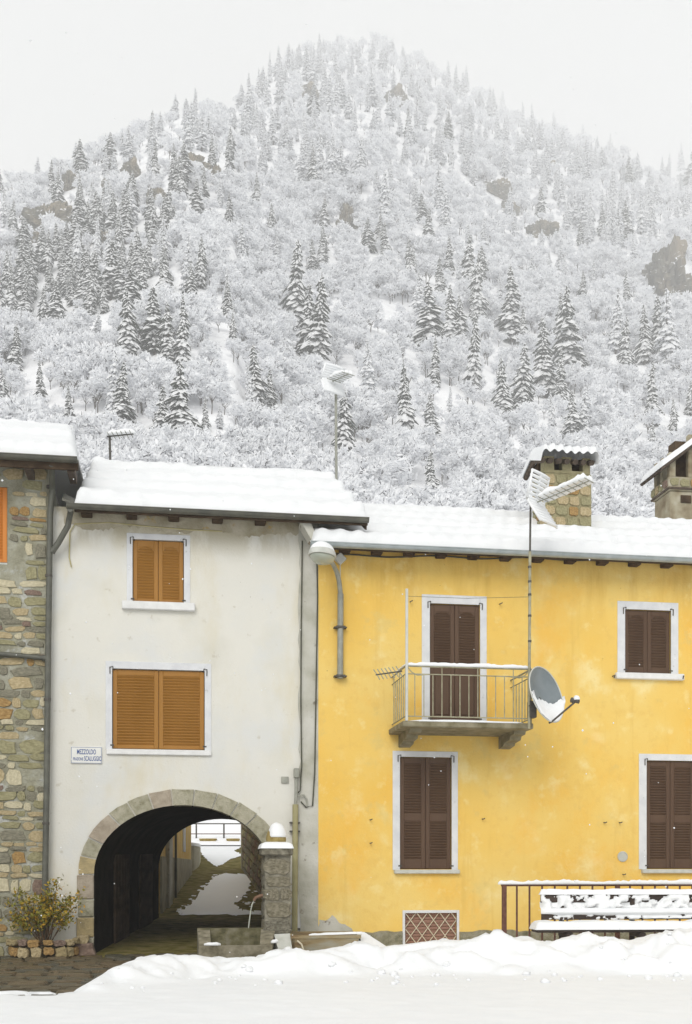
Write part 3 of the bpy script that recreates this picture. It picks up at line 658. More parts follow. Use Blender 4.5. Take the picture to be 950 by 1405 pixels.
for i in range(k):
    for j in range(3): fs.append((4 * i + j, 4 * i + j + 1, 4 * i + j + 5, 4 * i + j + 4))
cs.add(vs_, fs); cs.build('corner_strip', GREYP, wh)
for pts in ([(415, 742), (413.5, 860), (413, 960), (414, 1050), (412, 1085), (408, 1089)], [(435, 765), (436, 820), (434, 940), (432, 1060), (429, 1106), (420, 1108), (413, 1100)]):
    f = MB(); f.tube([px(u, v, -.06) for u, v in pts], 0.013, 6); f.build('wall_cable', CABLE, wh)
f = MB(); f.tube([px(405.5, 1104, -.1), px(405, 1180, -.1), px(404.5, 1300, -.1)], 0.05, 12); cdt = f.build('conduit', CONDUIT, wh, smooth=True)
f = MB(); f.tube([px(407, 1058, -.08), px(406.5, 1090, -.09), px(405.5, 1106, -.1)], 0.03, 10); f.build('steel_riser', LAMPP, cdt, smooth=True)
f = MB(); f.box(X(403.5, -.1), X(410.5, -.1), -.14, -.03, Z(407, 1068), Z(407, 1055), c=.01); f.build('riser_cap', LAMPP, cdt)
f = MB(); f.tube([px(409, 1092, -.08), px(417, 1091, -.08), px(421, 1097, -.08), px(421, 1106, -.08)], 0.016, 8); f.build('bent_tube', LAMPP, cdt, smooth=True)
for v in (1129, 1141, 1275):
    f = MB(); p = px(405, v, -.1); f.box(p.x - .09, p.x + .09, -.115, -.03, p.z - .015, p.z + .015, c=.004); f.build('pipe_clamp', IRON, cdt)
f = MB(); f.prism([px(413, 715, -.42), px(428, 742, -.5), px(436, 738, -.5), px(426, 716, -.42)], (0, .35, 0)); f.build('gutter_end_board', GREYP, wh)

# passage floor and the lane behind
def laneZ(D): return 0.31 + (D - 27.5) * 0.11
def lane_px(u, v, dz=0.0):
    D = (1.09 - dz + 27.5 * 0.11) / (0.11 + (v - HOR) / FPX); return atD(u, D, laneZ(D) + dz)
fl = MB()
fl.add([(ax0 - .3, -0.4, -0.03), (ax1 + .6, -0.4, -0.03), (ax1 + .6, 0, -0.0), (ax0 - .3, 0, -0.0)], [(0, 1, 2, 3)])
fl.add([(ax0 - .3, 0, 0), (ax1 + .6, 0, 0), (bxs[-1] + .3, WD, .31), (bxs[0] - .3, WD, .31)], [(0, 1, 2, 3)])
rows_ = [27.2, 30, 33, 36, 39, 42, 45, 48, 50]
vs_ = []; fs = []
for D in rows_:
    for u in (150, 240, 280, 320, 360, 460): vs_.append(atD(u, D, laneZ(D) + (0.0 if 200 < u < 400 else 0.05)))
for i in range(len(rows_) - 1):
    for j in range(5): fs.append((i * 6 + j, i * 6 + j + 1, i * 6 + j + 7, i * 6 + j + 6))
fl.add(vs_, fs)
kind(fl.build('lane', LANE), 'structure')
# snow lying on the lane
def ragged(poly, seed, n=9, amp=2.0):
    R = random.Random(seed); out = []
    for i in range(len(poly)):
        a, b_ = poly[i], poly[(i + 1) % len(poly)]
        for k in range(n): t = k / n; out.append((a[0] + (b_[0] - a[0]) * t + R.uniform(-amp, amp) * 1.5, a[1] + (b_[1] - a[1]) * t + R.uniform(-amp, amp) * .6))
    return out
def flat_fill(m_, pts):
    from mathutils.geometry import tessellate_polygon
    m_.add(pts, [tuple(t) for t in tessellate_polygon([pts])])
s_ = MB(); poly = ragged([(246, 1251), (262, 1240), (282, 1215), (299, 1201), (312, 1198), (350, 1200), (344, 1216), (339, 1227), (322, 1239), (330, 1249), (356, 1251), (358, 1255), (250, 1256)], 4)
flat_fill(s_, [lane_px(u, v, 0.02) for u, v in poly]); kind(s_.build('lane_snow', SNOW), 'structure')
s_ = MB(); poly = ragged([(297, 1189), (284, 1180), (277, 1172), (273, 1164), (255, 1157.5), (345, 1157.5), (330, 1163), (322, 1167), (334, 1174), (315, 1179), (306, 1186)], 6, amp=.8)
flat_fill(s_, [lane_px(u, v, 0.02) for u, v in poly]); kind(s_.build('lane_snow', SNOW), 'structure')
R = random.Random(61); isl = MB()
for i in range(70):
    u0, v0 = R.choice([(R.uniform(244, 300), None), (R.uniform(320, 356), None)]); 
    v0 = (1254 - (u0 - 244) * .95 + R.uniform(-6, 5)) if u0 < 305 else R.uniform(1200, 1256); r = R.uniform(.5, 2.4)
    flat_fill(isl, [lane_px(u0 + r * 1.6 * math.cos(a) * R.uniform(.6, 1.2), v0 + r * .5 * math.sin(a) * R.uniform(.6, 1.2), .018) for a in np.linspace(0, 6.28, 8)[:-1]])
o = kind(isl.build('lane_snow_patches', SNOW), 'structure')
# house along the lane
lh = thing('lane_house', 'ochre plastered house side seen through the arched passage on the left', 'house', atD(235, 30, 0))
A_ = atD(221, 28.0, 0); B_ = atD(262.5, 36.5, 0); dl = (B_ - A_); dl.z = 0; nl = Vector((dl.y, -dl.x, 0)).normalized()
def lanebox(t0, t1, z0, z1, d0, d1, m, name, parent, c=.01):
    g = MB(); c0 = A_ + dl * ((t0 + t1) / 2) + nl * ((d0 + d1) / 2); c0.z = (z0 + z1) / 2
    g.obox(c0, dl * ((t1 - t0) / 2), nl * (abs(d1 - d0) / 2), (0, 0, (z1 - z0) / 2), c=c); return g.build(name, m, parent)
lanebox(0, 1, -0.2, 6.2, -4, 0, LANEY, 'wall', lh); lanebox(0.0, 1.002, -0.2, 1.75, -.05, .03, LANEG, 'plinth', lh)
lanebox(0.12, 0.21, 0.2, 3.3, 0, .10, GREYP, 'pilaster', lh); lanebox(0.66, 0.74, 1.95, 2.7, 0, .03, TRIM, 'notice_board', lh)
g = MB(); p = A_ + dl * .34 + nl * .07; g.tube([p + Vector((0, 0, .5)), p + Vector((0, 0, 6))], .035, 8); g.build('downpipe', PIPE, lh)
rf = MB(); c0 = A_ + dl * .5 - nl * 1.9; c0.z = 6.35; rf.obox(c0, dl * .54, nl * 2.3, (0, 0, .14), c=.05); rf.build('roof_snow', SNOW_ROOF, lh)
# stone wall along the lane on the right
lw = thing('lane_wall', 'dark rubble wall seen through the passage on the right', 'wall', atD(350, 32, 0))
C_ = atD(376, 28.2, 0); D_ = atD(334, 38, 0); d2 = D_ - C_; n2 = Vector((-d2.y, d2.x, 0)).normalized()
g = MB(); c0 = C_ + d2 * .5 - n2 * .25; c0.z = 1.6; g.obox(c0, d2 * .5, n2 * .25, (0, 0, 1.8), c=.02); lwb = g.build('masonry', MOSSY, lw)
g = MB(); c0 = D_ - n2 * .2; c0.z = 2.0; g.obox(c0, d2.normalized() * .16, n2 * .27, (0, 0, 2.2), c=.02); g.build('end_pier', LANEG, lw)
g = MB(); g.snow([C_ - n2 * .25 + Vector((0, 0, 3.4)), D_ - n2 * .25 + Vector((0, 0, 3.4))], .5, .15); g.build('snow_cap', SNOW, lw, smooth='all')
R = random.Random(21); ang = math.atan2(-d2.y, -d2.x)
for row in range(9):
    t = 0.01 + R.uniform(0, .02)
    while t < 0.97:
        wl_ = R.uniform(0.3, 0.7); c0 = C_ + d2 * (t + wl_ / 2 / d2.length); zz = 0.5 + row * 0.24 + 1.0 * t
        o = stone(lwb, c0.x, c0.y, zz, wl_ * .95, .21, .06, R.choice([ST[2], ST[4], ST[5], ST[2]]), R, STB); o.rotation_euler = (0, 0, ang); t += wl_ / d2.length + .004
cwl = MB(); pts = [atD(250, 36.8, 0), atD(266, 37.4, 0), atD(273, 38.6, 0), atD(275.5, 40.2, 0), atD(272, 42, 0), atD(258, 43, 0)]
rim = []
for i in range(len(pts)): rim.append(pts[i])
cl = thing('curved_wall', 'low rounded kerb wall with snow at the lane bend beyond the passage', 'wall', pts[2])
base_ = [Vector((p.x, p.y, 0.8)) for p in rim]; cwl.prism(base_, (0, 0, laneZ(39) + .62 - .8)); cwl.build('masonry', LANEG, cl)
g = MB(); g.prism([Vector((p.x, p.y, laneZ(39) + .63)) for p in rim], (0, 0, .10)); g.build('snow_cap', SNOW, cl)
# fence and planters at the end of the lane
fe = thing('lane_fence', 'thin steel railing across the far end of the lane seen through the arch', 'fence', atD(290, 48, laneZ(48)))
zb = laneZ(48)
for u in (231, 269.5, 307.4, 345):
    g = MB(); p = atD(u, 48.2, zb); g.tube([p + Vector((0, 0, -.1)), p + Vector((0, 0, .80))], .035, 8); g.build('post', IRON, fe)
for dz in (.78, .36):
    g = MB(); g.tube([atD(225, 48.2, zb + dz), atD(352, 48.2, zb + dz)], .026 if dz > .5 else .02, 8); g.build('rail', RUSTRAIL if dz < .5 else IRON, fe)
for (u0, u1, nm) in ((274, 297.5, 'left of two'), (311, 329, 'right of two')):
    bxo = thing('flower_trough', 'long ochre flower trough under the far railing, %s' % nm, 'planter', atD((u0 + u1) / 2, 47.4, laneZ(47.4)), 'flower troughs at the end of the lane')
    g = MB(); p0, p1 = atD(u0, 47.4, laneZ(47.4)), atD(u1, 47.4, laneZ(47.4)); m_ = (p0 + p1) / 2 + Vector((0, 0, .1))
    g.obox(m_, (p1 - p0) / 2 * .92, FW * .16, (0, 0, .1), c=.015); g.build('trough', OCHRE, bxo)
    g = MB(); g.obox(m_ + Vector((0, 0, .08)), (p1 - p0) / 2, FW * .19, (0, 0, .025), c=.01); g.build('rim', OCHRE, bxo)
    g = MB(); g.snow([p0 + Vector((0, 0, .2)), p1 + Vector((0, 0, .2))], .3, .08); g.build('snow_cap', SNOW, bxo, smooth='all')

# place sign
def text_mesh(s, size, loc, m, parent, name='lettering', sxs=1.0):
    cu = bpy.data.curves.new(name, 'FONT'); cu.body = s; cu.size = size; cu.align_x = 'CENTER'; cu.align_y = 'CENTER'; cu.extrude = 0.0015; cu.offset = size * 0.018
    o = bpy.data.objects.new(name, cu); sc.collection.objects.link(o); bpy.context.view_layer.update()
    me = bpy.data.meshes.new_from_object(o.evaluated_get(bpy.context.evaluated_depsgraph_get())); bpy.data.objects.remove(o)
    xs_ = [v.co.x for v in me.vertices]; ys_ = [v.co.y for v in me.vertices]; w0, h0 = max(xs_) - min(xs_), max(ys_) - min(ys_); me.transform(Matrix.Translation((-(max(xs_) + min(xs_)) / 2, -(max(ys_) + min(ys_)) / 2, 0)))
    me.transform(Matrix.Translation(loc) @ Matrix.Rotation(math.pi / 2, 4, 'X') @ Matrix.Diagonal((sxs / w0, size / h0, 1, 1))); me.materials.clear(); me.materials.append(m)
    return link(name, me, parent)
sg = thing('place_sign', 'small white enamel place-name sign with blue lettering on the white wall', 'sign', px(119, 1035, 0))
a0, a1, c0, c1 = X(97), X(140.5), Z(119, 1048.5), Z(119, 1024.5); xm = (a0 + a1) / 2
g = MB(); g.box(a0, a1, -.022, .0, c0, c1, c=.012); pl = g.build('plate', SIGNW, sg)
bd = MB()
for (q0, q1, q2, q3) in ((a0 + .012, a1 - .012, c0 + .012, c0 + .018), (a0 + .012, a1 - .012, c1 - .018, c1 - .012), (a0 + .012, a0 + .018, c0 + .018, c1 - .018), (a1 - .018, a1 - .012, c0 + .018, c1 - .018)): bd.box(q0, q1, -.0235, -.021, q2, q3)
bd.build('border', SIGNB, pl)
text_mesh('MEZZOLDO', .085, (xm, -.0225, c0 + (c1 - c0) * .69), SIGNB, pl, sxs=.31)
text_mesh('FRAZIONE', .052, (a0 + .125, -.0225, c0 + (c1 - c0) * .28), SIGNB, pl, sxs=.165)
text_mesh('SCALUGGIO', .08, (a0 + .365, -.0225, c0 + (c1 - c0) * .31), SIGNB, pl, sxs=.285)

# ------------------------------------------------------------------ yellow house
YY0 = -0.05
yh = thing('yellow_house', 'yellow plastered house with brown shutters, balcony and snow-covered roof', 'house', (X(690), YY0, 0))
yx0, yx1 = X(437, YY0), 15.0; YZT = Z(600, 752, YY0)
low = [(0.09, 0.43, 'l'), (0.50, 0.95, 'l')]
H_ = []
H_.append(window(yh, 579, 817, 668, 991, 590, 829, 659, 991, YY0, BROWN, [(0.05, 0.40, 'p'), (0.46, 0.94, 'l')], arched=True, name='balcony_door'))
H_.append(window(yh, 539, 1031, 628.5, 1194, 549, 1039, 620, 1193, YY0, BROWN, low, (540.5, 1193.5, 630, 1199), SILL))
H_.append(window(yh, 847.5, 826, 931, 925, 858, 837, 921, 924.5, YY0, BROWN, [(0.10, 0.92, 'l')], (844, 924.5, 937, 933), arched=True))
H_.append(window(yh, 877, 1035, 966, 1193, 887.5, 1044, 955, 1192.5, YY0, BROWN, low, (880, 1193, 966, 1198.5), SILL, mid=921))
bs = (X(556, YY0), X(627, YY0), 0.12, Z(590, 1253, YY0)); H_.append(bs)
mm = wall_mesh(yx0, yx1, YZT, YY0, H_)
mm.add([(yx0, YY0, -.1), (yx0, .1, -.1), (yx0, .1, YZT), (yx0, YY0, YZT)], [(0, 1, 2, 3)])
mm.add([(yx0, 8, -.1), (yx1, 8, -.1), (yx1, 8, YZT), (yx0, 8, YZT)], [(0, 1, 2, 3)]); mm.add([(yx1, YY0, -.1), (yx1, 8, -.1), (yx1, 8, YZT), (yx1, YY0, YZT)], [(0, 1, 2, 3)])
mm.build('wall', YELP, yh)
zp = Z(600, 1278, YY0)
pm = MB()
for (a, b_) in ((X(480, YY0), bs[0] - .05), (bs[1] + .05, yx1)):
    k = max(4, int((b_ - a) / .12)); vs_ = []; fs = []; R = random.Random(int(a * 10))
    for i in range(k + 1):
        x = a + (b_ - a) * i / k; zt = zp + R.uniform(-.02, .02); vs_ += [(x, YY0 - .025, -.1), (x, YY0 - .03 + R.uniform(-.008, .006), zt - .02), (x, YY0 + .002, zt)]
    for i in range(k):
        for j in range(2): fs.append((3 * i + j, 3 * i + j + 1, 3 * i + j + 4, 3 * i + j + 3))
    pm.add(vs_, fs)
pm.build('plinth', PLINTH, yh)
pt = MB(); pt.prism([px(u, v, YY0 - .006) for u, v in ragged([(438, 1283), (438, 1262), (447, 1264), (457, 1256), (466, 1266), (480, 1272), (488, 1283)], 9, 4, .8)], (0, .01, 0)); pt.build('bare_patch', GREYP, yh)
# cellar opening with diamond lattice
f = MB(); zt = bs[3]
f.box(bs[0] - .045, bs[0], YY0 - .014, YY0 + .03, -.05, zt + .05, c=.004); f.box(bs[1], bs[1] + .045, YY0 - .014, YY0 + .03, -.05, zt + .05, c=.004); f.box(bs[0], bs[1], YY0 - .014, YY0 + .03, zt, zt + .05, c=.004)
cw = f.build('cellar_window', TRIM, yh)
for i in range(9):
    f = MB(); z0_ = bs[2] + (zt - bs[2]) * i / 9; f.box(bs[0] + .002, bs[1] - .002, YY0 + .06 + .004 * (i % 2), YY0 + .09, z0_ + .003, z0_ + (zt - bs[2]) / 9 - .003, c=.004); f.build('board', BRICKG, cw)
lt = MB(); wd_, ht_ = bs[1] - bs[0], zt - bs[2]; st_ = wd_ / 4.5
for sgn in (1, -1):
    x = bs[0] - ht_ * 2 if sgn > 0 else bs[0]
    kx = -8
    while kx < 14:
        xs0 = bs[0] + kx * st_; # line x = xs0 + sgn*(z-z0)*0.75
        pts = []
        for t in np.linspace(0, 1, 30):
            zz = bs[2] + ht_ * t; xx = xs0 + sgn * (zz - bs[2]) * .75
            if bs[0] <= xx <= bs[1]: pts.append((xx, YY0 + .02 + .008 * sgn, zz))
        if len(pts) > 2: l_ = MB(); l_.tube([pts[0], pts[-1]], .008, 5); l_.build('lattice_bar', LATT, cw)
        kx += 1
f = MB(); p = px(854.5, 1175.5, YY0); f.revolve((p.x, YY0 + .002, p.z), [(.095, 0), (.095, .02), (.08, .026), (.0795, .016), (.03, .014)], 24, axis=(0, -1, 0)); f.build('round_vent', SILL, yh, smooth=True)
for (u, v) in ((829, 1129), (850, 1129), (508, 1125), (662, 1124), (686, 829), (563, 826), (855, 1200), (508, 1157)):
    f = MB(); p = px(u, v, YY0); f.tube([p, p + Vector((0, -.07, -.005)), p + Vector((.03, -.075, .01))], .010, 6); f.build('wall_hook', IRON, yh)
for (u, v) in ((841, 928), (935, 929)):
    f = MB(); p = px(u, v, YY0); f.tube([p, p + Vector((0, -.11, 0)), p + Vector((-.02, -.12, -.05))], .012, 6); f.build('shutter_catch', IRON, yh)
# roof, gutter, rafters
yye = -0.52; yze = (Z(430, 744, yye) + Z(950, 768, yye)) / 2
yyr = yye + 4.5; yzr = Z(600, 699, yyr) - .08
yxl = X(427, yye)
roof(yh, yxl, 15.2, yye, yze, yxl - .1, 15.2, yyr, yzr, 0.23, 5, 25, tile=0.3)
f = MB(); f.box(yxl, 15.2, yye + .0, yye + .035, yze - .10, yze - .02, c=.01); f.build('fascia_board', WOOD, yh)
gutter(yh, yxl - .02, 15.2, yye - .08, yze - .02, 0.075, ZINC)
for u in range(478, 1010, 45):
    f = MB(); xx = X(u, yye); f.box(xx - .09, xx + .09, yye + .28, YY0 + .1, yze - .055, yze + .06, c=.012); f.build('rafter', WOOD, yh)
f = MB(); pts = [px(460, 760, YY0 - .03)] + [px(u, 762 + (u - 480) * .018 + 1.5 * math.sin(u * .05), YY0 - .03) for u in range(480, 1000, 12)]; f.tube(pts, .014, 6); f.build('eave_cable', CABLE, yh)
f = MB(); f.tube([px(u, 748 + (u - 480) * .024 + (1.5 if (u // 15) % 2 else 0), yye + .2) for u in range(480, 1000, 15)], .012, 5); f.build('eave_cable', CABLEY, yh)
f = MB(); p = px(467, 767, YY0 - .06); f.obox(p, (.055, 0, .055), (0, .05, 0), (-.055, 0, .055), c=.01); f.tube([p, px(467, 800, YY0 - .03)], .009, 6); f.build('junction_box', LAMPG, yh)
# balcony
BY = -1.2
bx0, bx1 = X(557, BY), X(729, BY); bzt = Z(640, 991, BY); bzb = Z(640, 999, BY)
f = MB(); f.box(bx0 - .06, bx1 + .03, BY - .04, YY0 + .01, bzb, bzt, c=.015); ba = f.build('balcony', mat('balcony_concrete', [(0.15, 0.13, 0.07), (0.30, 0.27, 0.19)], 5, .9, .5, 30), yh)
for u in (556, 697):
    f = MB(); xx = X(u, -.6) ; f.prism([(xx, YY0, bzb + .002), (xx, BY + .2, bzb + .002), (xx, BY + .24, bzb - .06), (xx, BY + .45, bzb - .07), (xx, BY + .5, bzb - .13), (xx, YY0 - .35, bzb - .15), (xx, YY0 - .3, bzb - .19), (xx, YY0, bzb - .22)], (.2, 0, 0)); f.build('bracket', ba.data.materials[0], ba)
zr1 = Z(640, 916, BY); zr2 = zr1 - .13; zlo = bzt + .08
def rail(a, b_, r, m=RAILP, nm='rail'): g = MB(); g.tube([a, b_], r, 8); return g.build(nm, m, ba)
c00, c10 = Vector((bx0, BY, 0)), Vector((bx1, BY, 0)); w00, w10 = Vector((bx0, YY0, 0)), Vector((bx1, YY0, 0))
for (a, b_) in ((c00, c10), (c00, w00), (c10, w10)):
    for zz, rr_ in ((zr1, .016), (zr2, .010), (zlo, .010)): rail(a + Vector((0, 0, zz)), b_ + Vector((0, 0, zz)), rr_)
for i in range(15):
    x = bx0 + (bx1 - bx0) * i / 14; top = zr1 if i % 4 == 0 or i == 14 else zr2
    g = MB(); g.tube([(x, BY, bzt - .01 if i in (0, 14) else zlo), (x, BY, top)], .013 if i in (0, 14) else .0085, 6); g.build('baluster', RAILP, ba)
for x in (bx0, bx1):
    for j in range(1, 7):
        yq = BY + (YY0 - BY) * j / 7; g = MB(); g.tube([(x, yq, zlo), (x, yq, zr2 if j % 3 else zr1)], .0085, 6); g.build('baluster', RAILP, ba)
for (xx, sg_) in ((bx0, 1), (bx1, -1)):                      # scrolled corner pieces
    g = MB(); g.tube([(xx + sg_ * .02, BY, zr1 - .01), (xx + sg_ * .1, BY, zr1 - .1), (xx + sg_ * .2, BY, zr1 - .15), (xx + sg_ * .3, BY, zr2 - .01), (xx + sg_ * .42, BY, zr2)], .009, 6); g.build('scroll', RAILP, ba)
g = MB(); g.snow([(bx0, BY, zr1 + .012), (bx1, BY, zr1 + .012)], .055, .05, seed=3, rag=.35); g.snow([(bx0, BY, zr1 + .012), (bx0, YY0 - .4, zr1 + .012)], .04, .03, seed=4); g.build('rail_snow', SNOW, ba, smooth='all')
g = MB(); g.snow([(bx0 + .05, BY + .2, bzt), (bx1 - .05, BY + .2, bzt)], .5, .05, seed=8); g.build('floor_snow', SNOW, ba, smooth='all')
# line post at the balcony's left corner, with a wire to the mast
lp = thing('line_post', 'thin grey post at the left corner of the balcony, wire at its top', 'post', (bx0, BY - .03, bzt))
g = MB(); ptp = px(558.5, 808, BY - .03); g.tube([(bx0 + .01, BY - .03, bzt), ptp], .024, 8); g.build('pole', LAMPG, lp, smooth=True)
g = MB(); g.tube([ptp + Vector((0, 0, -.12)), px(640, 821, BY - .04), px(727, 819, BY - .06)], .004, 4); g.build('wire', CABLE, lp)
# aerial lying at the balcony's left end
ba2 = thing('small_aerial', 'small zigzag aerial sticking out left of the balcony rail', 'antenna', px(540, 925, -.7))
g = MB(); e0, e1 = px(516, 926, -.75), px(552, 921, -1.0); g.tube([e0, e1], .012, 6); g.build('boom', IRON, ba2)
for i in range(7):
    p = e0.lerp(e1, (i + .3) / 7); g = MB(); g.tube([p + Vector((-.05, .04, .09)), p, p + Vector((.04, -.04, -.09))], .009, 5); g.build('element', LAMPP, ba2)

# ---- chimneys on the yellow roof
def roofz(y, ye=yye, ze=yze, yr=yyr, zr=yzr): return ze + (zr - ze) * (y - ye) / (yr - ye)
CHY = 1.75; chd = .72
ch = MB(); qx0, qx1 = X(748, CHY), X(812, CHY); zc0 = roofz(CHY) - .5; zs0 = Z(780, 723, CHY); zs1 = Z(780, 651, CHY); zn1 = Z(780, 633, CHY)
CHM = mat('chimney_mortar', [(0.26, 0.235, 0.13), (0.37, 0.33, 0.2)], 8, .95, .7, 30)
ch.box(qx0, qx1, CHY, CHY + chd, zc0, zs1 + .02, c=.01); chim = ch.build('chimney', CHM, yh)
g = MB(); g.box(qx0 - .015, qx1 + .015, CHY - .015, CHY + chd, zc0, zs0, c=.01); g.build('lead_flashing', mat('lead', [(.17, .17, .18), (.25, .25, .26)], 6, .5, .1, 30), chim)
R = random.Random(14); rows_n = 5; rh = (zs1 - zs0) / rows_n
CM = [ST[0], ST[1], ST[0], ST[5], ST[0], ST[5]]
for r_ in range(rows_n):
    ws = [R.uniform(.8, 1.25) for _ in range(4)]; tot = sum(ws); x = qx0
    for w_ in ws:
        dx = (qx1 - qx0) * w_ / tot; stone(chim, x + dx / 2, CHY, zs0 + rh * (r_ + .5), dx * .92, rh * .9, .03, R.choice(CM), R, STB, tilt=0); x += dx
    x = CHY
    for j in range(3): dx = chd / 3; o = stone(chim, qx0, x + dx / 2, zs0 + rh * (r_ + .5), dx * .92, rh * .9, .03, R.choice(CM), R, STB, tilt=0, rz=-math.pi / 2); x += dx
nx0, nx1 = X(740, CHY), X(806, CHY); zo0 = Z(780, 646, CHY)
g = MB(); g.box(qx0 - .02, qx1 - .03, CHY - .005, CHY + chd, zs1 + .02, zo0); g.build('neck', CHM, chim)
for (a, b_) in ((0, .22), (.40, .60), (.84, 1.0)):
    g = MB(); g.box(qx0 - .02 + (qx1 - qx0 - .01) * a, qx0 - .02 + (qx1 - qx0 - .01) * b_, CHY - .005, CHY + .2, zo0, zn1 + .08); g.build('vent_pier', CHM, chim)
g = MB(); g.box(qx0 - .02, qx1 - .03, CHY + .35, CHY + chd, zo0, zn1 + .08); g.build('vent_back', WOOD, chim)
rx0, rx1 = X(740, CHY - .2), X(819, CHY - .2); rz0 = Z(780, 632, CHY - .2); rz1 = rz0 + .18; rym = CHY + chd / 2
for sgn in (-1, 1):
    ye_ = CHY - .22 if sgn < 0 else CHY + chd + .22
    for k in range(7):
        x = rx0 + (rx1 - rx0) * (k + .5) / 7; g = MB(); g.tube([(x, ye_ - sgn * .05, rz0 - .005), (x, rym, rz1 - .02)], [.055, .055], 8); g.build('roof_tile', TERRA, chim, smooth=True)
nxs = 60; S, T = np.meshgrid(np.linspace(0, 1, nxs), np.linspace(0, 1, 34)); XX = rx0 + (rx1 - rx0) * S
Tm = np.abs(2 * T - 1); th_ = .27 + .035 * np.cos(2 * np.pi * S * 7 - np.pi) * Tm + .08 * (fbm(XX * 4, T * 4, 5) - .5)
ed = np.clip(np.minimum(np.minimum(S, 1 - S) * 10, (1 - Tm) * 6 + .25), 0, 1); th_ = th_ * np.sqrt(np.clip(1 - (1 - ed) ** 2, 0, 1))
YYg = CHY - .31 + (chd + .62) * T + np.where(T < .5, -1, 1) * th_ * .35 * Tm; ZZg = rz0 - .07 + (rz1 - rz0 + .06) * (1 - Tm) + th_
gridpts('snow_cap', XX, YYg, ZZg, SNOW_ROOF, chim)
# big chimney at the right edge
C2 = 5.0; ch2 = MB(); cx0, cx1 = X(920, C2), X(1010, C2); cd2 = .85
STAIN = mat('stained_cement', [(.20, .155, .095), (.34, .30, .21), (.46, .43, .34)], 3, .95, .6, 18)
zA, zB, zC, zD = roofz(yyr) - 1.2, Z(940, 674, C2), Z(940, 655, C2), Z(926, 628, C2)
ch2.box(cx0, cx1, C2, C2 + cd2, zA, zB, c=.02); chim2 = ch2.build('chimney', STAIN, yh); chim2['label'] = 'wide stained cement chimney cut by the right edge'
g = MB(); g.box(cx0 - .05, cx1 + .05, C2 - .05, C2 + cd2 + .05, zB, zC, c=.03); g.build('stone_band', STAIN, chim2)
R = random.Random(17); x = cx0 - .04
while x < cx1:
    dx = R.uniform(.16, .3); stone(chim2, x + dx / 2, C2 - .05, (zB + zC) / 2 + R.uniform(-.02, .04), dx * .95, (zC - zB) * .62, .03, R.choice([ST[0], ST[4], ST[5], ST[1]]), R, STM); x += dx
yq = C2
while yq < C2 + cd2 - .1:
    dx = R.uniform(.16, .28); stone(chim2, cx0 - .05, yq + dx / 2, (zB + zC) / 2 + .02, dx * .95, (zC - zB) * .6, .03, R.choice([ST[0], ST[4], ST[5]]), R, STM, rz=-math.pi / 2); yq += dx
g = MB(); g.box(cx0 - .07, cx1 + .07, C2 - .07, C2 + cd2 + .07, zB + .02, zB + .07, c=.01); g.build('ledge', TERRA, chim2)
for (x, y) in ((cx0 + .04, C2 + .04), (cx0 + .04, C2 + .42), (cx0 + .04, C2 + cd2 - .1), (cx0 + .5, C2 + .04), (cx1 - .1, C2 + .04)):
    g = MB(); g.box(x - .07, x + .09, y - .06, y + .08, zC, zD + .55 if x > cx0 + .2 else zD + .12, c=.015); g.build('vent_pier', STAIN, chim2)
g = MB(); g.box(cx0 + .25, cx1, C2 + .3, C2 + cd2 - .2, zC, zD + .5); g.build('vent_back', WOOD, chim2)
g = MB(); g.box(cx0 + .25, cx0 + .5, C2 - .03, C2 + .1, Z(940, 690, C2), Z(940, 680, C2)); g.build('soot_hole', WOOD, chim2)
e0 = px(908, 642, C2 - .18); e1 = px(985, 584, C2 - .18); rmid = e1.x; dxr = rmid - e0.x
for sgn in (-1, 1):
    g = MB(); xe_ = e0.x if sgn < 0 else rmid + dxr
    g.prism([(xe_, C2 - .18, e0.z), (rmid, C2 - .18, e1.z), (rmid, C2 - .18, e1.z - .045), (xe_, C2 - .18, e0.z - .045)], (0, cd2 + .3, 0)); g.build('roof_slab', TERRA, chim2)
    for k in range(9):
        yq = C2 - .15 + (cd2 + .24) * k / 8; g = MB(); g.tube([(xe_, yq, e0.z - .01), (rmid, yq, e1.z - .01)], .045, 6); g.build('roof_tile', TERRA, chim2)
S, T = np.meshgrid(np.linspace(0, 1, 60), np.linspace(0, 1, 26)); Tm = np.abs(2 * S - 1)
XX = e0.x - .03 + (2 * dxr + .06) * S; YYg = C2 - .21 + (cd2 + .36) * T; ed = np.clip(np.minimum(np.minimum(T, 1 - T) * 9, (1 - Tm) * 8), 0, 1)
th_ = (.16 + .07 * (fbm(XX * 3, YYg * 3, 8) - .5)) * np.sqrt(np.clip(1 - (1 - ed) ** 2, 0, 1)); ZZg = e0.z + (e1.z - e0.z) * (1 - Tm) + th_
gridpts('snow_cap', XX, YYg, ZZg, SNOW_ROOF, chim2)

